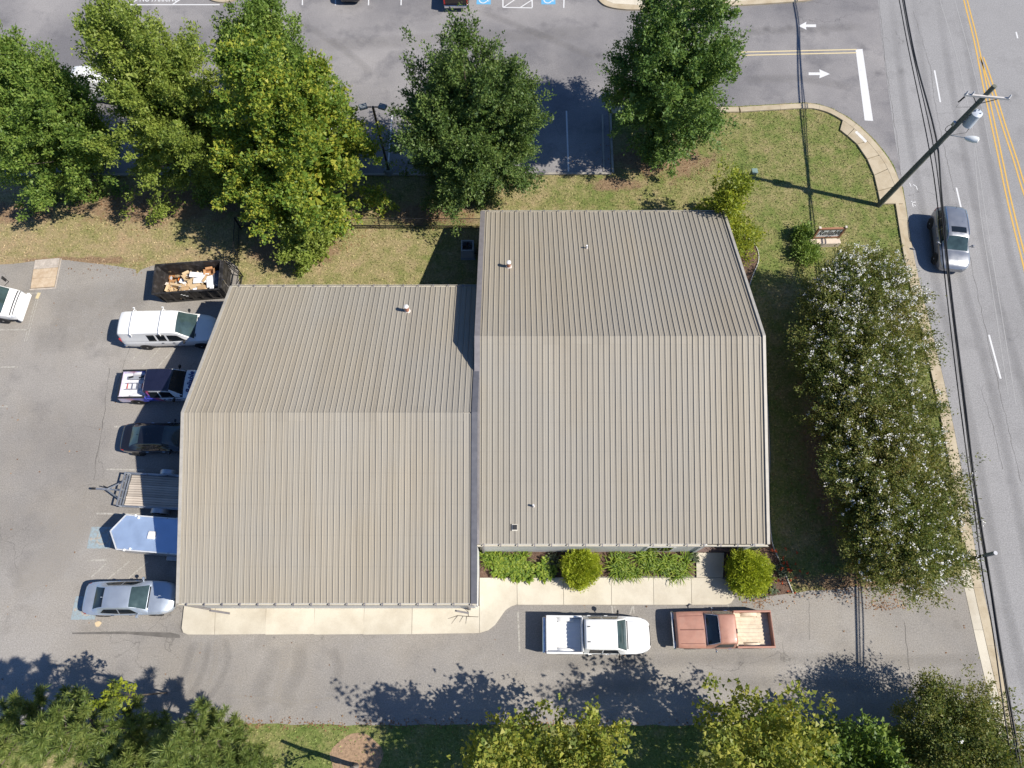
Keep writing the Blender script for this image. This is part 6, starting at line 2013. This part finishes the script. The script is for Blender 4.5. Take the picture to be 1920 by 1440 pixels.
def grass():
    rng = np.random.default_rng(101)
    n = 330000
    X = rng.uniform(-42, 31, n); Y = rng.uniform(-16, 42, n)
    keep = np.ones(n, bool)
    for pl in (lot_poly, upper_poly, road_poly, px(walk_px), [(RW['x0'], RW['ye']), (RW['x1'], RW['ye']), (RW['x1'], RW['yb']), (RW['x0'], RW['yb'])], [(LW['x0'], LW['ye']), (LW['x1'], LW['ye']), (LW['x1'], LW['yb']), (LW['x0'], LW['yb'])],
               px([(900, 1024), (1444, 1010), (1466, 1062), (1487, 1112), (1385, 1118), (1380, 1084), (900, 1083)]), px([(340, 1120), (900, 1120), (900, 1190), (340, 1190)])):
        keep &= ~inside(pl, X, Y)
    # kerb and gutter strip beside the road
    gp = [p + Vector((-.76, 0, 0)) for p in gl] + [p + Vector((.3, 0, 0)) for p in reversed(gl)]
    keep &= ~inside(gp, X, Y)
    kp = [(p.x, p.y) for p in cl] + [(p.x - .5, p.y - .42) for p in reversed(cl)]
    keep &= ~inside(kp, X, Y)
    for cx, cy, rx, ry in ((1235, 290, 3.6, 1.6), (300, 380, 6.5, 1.5), (800, 400, 4, 1.1), (600, 470, 1.0, .9), (1560, 860, 2.3, 4.6), (668, 1424, 1.3, 1.2), (520, 470, 1.8, 1.3)):
        c = G(cx, cy)
        inn = ((X - c.x) / rx) ** 2 + ((Y - c.y) / ry) ** 2 < 1
        keep &= ~(inn & (rng.uniform(0, 1, n) < .8))
    X, Y = X[keep], Y[keep]
    n = len(X)
    a = rng.uniform(0, 2 * math.pi, n); h = rng.uniform(.03, .11, n); w = rng.uniform(.018, .04, n); ln = rng.uniform(.03, .13, n); b = a + rng.normal(0, .6, n)
    V = np.empty((n, 3, 3), np.float32)
    V[:, 0] = np.stack([X - np.sin(a) * w, Y + np.cos(a) * w, np.full(n, .002)], 1)
    V[:, 1] = np.stack([X + np.sin(a) * w, Y - np.cos(a) * w, np.full(n, .002)], 1)
    V[:, 2] = np.stack([X + np.cos(b) * ln, Y + np.sin(b) * ln, h], 1)
    F = np.arange(n * 3, dtype=np.int32).reshape(-1, 3)
    o = link('grass', np_mesh('grass', V.reshape(-1, 3), F), MATS['blade'], None, 'stuff')
    tag(o, 'short mown grass in dry and green patches around the building', 'grass', kind='stuff')
grass()

def litter():
    rng = np.random.default_rng(111)
    pts = []
    for cx, cy, rx, ry, n in ((1235, 300, 4.5, 2.2, 700), (300, 385, 8, 2, 900), (620, 440, 4, 1.6, 350), (820, 405, 4.5, 1.4, 450), (1560, 860, 3, 6, 700), (1610, 1098, 4, .9, 420), (420, 1356, 4, .3, 120), (1000, 1358, 12, .3, 260), (600, 1358, 8, .35, 160), (1660, 1135, 1.6, .3, 130), (240, 505, 6, .7, 120), (1430, 1125, 1.4, .4, 120)):
        c = G(cx, cy)
        q = rng.normal(0, .5, (n, 2))
        pts.append(np.stack([c.x + q[:, 0] * rx, c.y + q[:, 1] * ry, np.full(n, .022)], 1))
    q = np.stack([rng.uniform(-33, 27, 260), rng.uniform(-2.5, 25, 260), np.full(260, .02)], 1)
    pts.append(q)
    P = np.concatenate(pts)
    ok = np.ones(len(P), bool)
    for w in (RW, LW): ok &= ~((P[:, 0] > w['x0']) & (P[:, 0] < w['x1']) & (P[:, 1] > w['ye']) & (P[:, 1] < w['yb']))
    P = P[ok]
    D = rng.normal(0, 1, (len(P), 3)); D[:, 2] *= .15
    V, F = leaf_quads(rng, P, D, .10, .65, 1.6, .1)
    V[:, 2] = np.maximum(V[:, 2], .014)
    o = link('fallen_leaves', np_mesh('fallen_leaves', V, F), MATS['litter'], None, 'stuff')
    tag(o, 'dry brown fallen leaves scattered on the soil and lot edges', 'leaves', kind='stuff')
litter()

def twig():
    b = G(872, 1156, .125)
    t = thing('fallen_branch', 'thin dark fallen branch lying across the front walk', 'branch', (b.x, b.y, .128))
    m = M('dark_twig', (.08, .06, .05), .9)
    MB().path([(-.95, -.12, 0), (-.4, .05, .015), (.2, .0, .01), (.75, -.02, 0)], [.006, .014, .018, .012], 5).build('stem', m, t)
    for p, q in (((-.4, .05, .01), (-.75, -.38, 0)), ((.1, .0, .01), (.05, -.4, 0)), ((.2, .0, .01), (.15, .45, 0)), ((.15, .25, .0), (-.1, .5, 0)), ((-.1, .02, .01), (-.3, -.3, 0))):
        MB().path([p, q], [.010, .004], 5).build('side_twig', m, t)
twig()
q = G(184, 1170)
tag(MB().poly([(q.x + .17 * math.cos(a) * (1 + .2 * math.sin(3 * a)), q.y + .15 * math.sin(a)) for a in np.linspace(0, 6.283, 14, endpoint=False)], .006, .03).build('paper_scrap', M('tan_paper', (.62, .48, .3), .8)), 'crumpled tan paper scrap on the asphalt behind the silver sedan', 'litter')

# load in the service pickup's bed -------------------------------------------------------
def bed_load():
    base = Vector((-21.42, 16.0, 0)); a = R(1.0)
    def W_(x, y, z):
        return (base.x + x * math.cos(a) - y * math.sin(a), base.y + x * math.sin(a) + y * math.cos(a), z)
    alu = M('ladder_aluminium', (.55, .56, .58), .35, .8)
    t = thing('step_ladder', 'short step ladder lying in the bed of the wrapped pickup', 'ladder', W_(-1.95, -.05, .88), a)
    for s in (-1, 1):
        MB().box((0, s * .2, .02), (1.25, .05, .05)).build('ladder_rail', alu, t)
    for k in range(4):
        MB().box((-.45 + .3 * k, 0, .02), (.06, .36, .03)).build('rung', M('red_rung', (.5, .12, .1), .5) if k in (0, 3) else alu, t)
    tb = thing('tool_tray', 'grey tool tray against the far side of the wrapped pickup bed', 'tool box', W_(-1.85, .48, .87), a)
    MB().cbox((0, 0, .09), (1.1, .22, .18), .015).build('tray_body', M('grey_tray', (.32, .33, .36), .5), tb)
    for k in (-.35, .3):
        MB().box((k, 0, .19), (.3, .1, .03), .3).build('hand_tool', MATS['black_steel'], tb)
bed_load()

# tyre tracks and old patches worn into the paving -----------------------------------------
def track_mat(name, col, amount):
    m, nt, b = new_mat(name)
    p = pos(nt)
    b.inputs['Base Color'].default_value = (*col, 1)
    b.inputs['Roughness'].default_value = .9
    tc = nt.nodes.new('ShaderNodeTexCoord')
    uv = nt.nodes.new('ShaderNodeSeparateXYZ'); nt.links.new(tc.outputs['UV'], uv.inputs[0])
    # soft across the width and towards both ends
    e = math_n(nt, 'MULTIPLY', math_n(nt, 'MULTIPLY', uv.outputs[1], math_n(nt, 'SUBTRACT', 1.0, uv.outputs[1])), 4.0)
    f = math_n(nt, 'MINIMUM', 1.0, math_n(nt, 'MULTIPLY', math_n(nt, 'MULTIPLY', uv.outputs[0], math_n(nt, 'SUBTRACT', 1.0, uv.outputs[0])), 9.0))
    a = math_n(nt, 'MULTIPLY', math_n(nt, 'MULTIPLY', e, f), ramp(nt, noise(nt, p, 1.6, 6, .7), [(.3, .55), (.7, 1)]))
    a = math_n(nt, 'MULTIPLY', a, amount)
    nt.links.new(a, b.inputs['Alpha'])
    return m
def track(pts, w, z, mat, parent, name='tyre_track'):
    P = [Vector((p.x, p.y, 0)) for p in pts]
    o = strip(P, w, z, name, mat, parent)
    me = o.data
    n = len(P)
    # rebuild with uv
    L, Rr = [], []
    for i, p in enumerate(P):
        d = (P[min(i + 1, n - 1)] - P[max(i - 1, 0)]).normalized()
        nn = Vector((-d.y, d.x, 0)) * w / 2
        L.append((p.x + nn.x, p.y + nn.y, z)); Rr.append((p.x - nn.x, p.y - nn.y, z))
    me2 = bpy.data.meshes.new(name)
    me2.from_pydata(L + Rr, [], [(n + i, n + i + 1, i + 1, i) for i in range(n - 1)])
    uvl = me2.uv_layers.new(name='UVMap')
    for poly in me2.polygons:
        for li in poly.loop_indices:
            v = me2.loops[li].vertex_index
            uvl.data[li].uv = ((v % n) / (n - 1), 0.0 if v < n else 1.0)
    me2.materials.append(mat)
    o.data = me2
    flat_up(o)
dark_t = track_mat('dark_tyre_wear', (.14, .132, .125), .16)
pale_t = track_mat('pale_scuff', (.42, .385, .34), .40)
for k, (pts, w) in enumerate((
    ([(365, 1200), (352, 1240), (340, 1275), (330, 1300)], .55), ([(392, 1200), (385, 1245), (368, 1285), (350, 1310)], .45), ([(420, 1196), (428, 1235), (412, 1280), (390, 1310)], .5),
    ([(520, 1210), (505, 1250), (485, 1300), (500, 1330)], 1.1), ([(560, 1210), (562, 1250), (540, 1300), (545, 1330)], 1.0), ([(620, 1215), (635, 1250), (625, 1300)], .7),
    ([(90, 590), (160, 570), (230, 560), (280, 570)], 3.2), ([(60, 640), (150, 625), (220, 610)], 2.6),
    ([(980, 1300), (1150, 1290), (1350, 1280), (1600, 1285), (1850, 1290)], .9), ([(980, 1250), (1200, 1240), (1450, 1235), (1700, 1240), (1850, 1235)], .8))):
    track(px(curve_pts(pts, 5)), w, .0052 + .0004 * k, dark_t, parking_lot)
for k, (pts, w) in enumerate((([(378, 1200), (366, 1245), (352, 1285)], .3), ([(404, 1198), (404, 1245), (388, 1290)], .3), ([(540, 1205), (530, 1260), (515, 1320)], .5), ([(20, 1100), (90, 1060), (130, 1000), (120, 950)], 2.4), ([(420, 1303), (500, 1310), (560, 1316), (650, 1306)], .25), ([(190, 555), (205, 545), (215, 540)], .3), ([(700, 1340), (1100, 1345), (1500, 1340)], .8))):
    track(px(curve_pts(pts, 5)), w, .0108 + .0003 * k, pale_t, parking_lot, 'pale_scuff')
# wheel paths along the road and the upper lot
rw = track_mat('road_wheel_path', (.17, .168, .17), .22)
for k, off in enumerate((1.1, 2.9, 4.9, 6.6)):
    track([p + Vector((off, 0, 0)) for p in road_left[1:-1]], .75, .0105 + .0003 * k, rw, road, 'wheel_path')
for k, (pts, w) in enumerate((([(500, 90), (700, 80), (900, 70), (1120, 60)], 1.6), ([(1390, 60), (1500, 55), (1620, 50)], 1.0), ([(1390, 150), (1500, 148), (1600, 165)], 1.0), ([(560, 40), (640, 90), (700, 140)], .8), ([(900, 20), (1000, 60), (1120, 110)], .8))):
    track(px(curve_pts(pts, 5)), w, .0075 + .0004 * k, dark_t, upper_lot)

# loose packing scraps among the cartons
def scraps():
    rng = np.random.default_rng(131)
    sw, se, ne, nw = G(287, 552, 1.3), G(412, 543, 1.3), G(415, 489, 1.3), G(290, 497, 1.3)
    cen = (sw + se + ne + nw) / 4
    n = 170
    P = np.stack([cen.x + rng.uniform(-1.5, 1.85, n), cen.y + rng.uniform(-.8, .8, n), rng.uniform(.3, .78, n)], 1)
    V, F = leaf_quads(rng, P, rng.normal(0, 1, (n, 3)) * np.array([1, 1, .25]), .22, .8, 1.2, .2)
    o = link('packing_scraps', np_mesh('packing_scraps', V, F), leaf_mat('packing_scrap', [(.2, (.40, .26, .13)), (.5, (.55, .42, .26)), (.7, (.75, .75, .76)), (.95, (.8, .8, .82))], .1), None, 'stuff')
    tag(o, 'torn paper and cardboard scraps among the boxes in the dumpster', 'scraps', kind='stuff')
scraps()
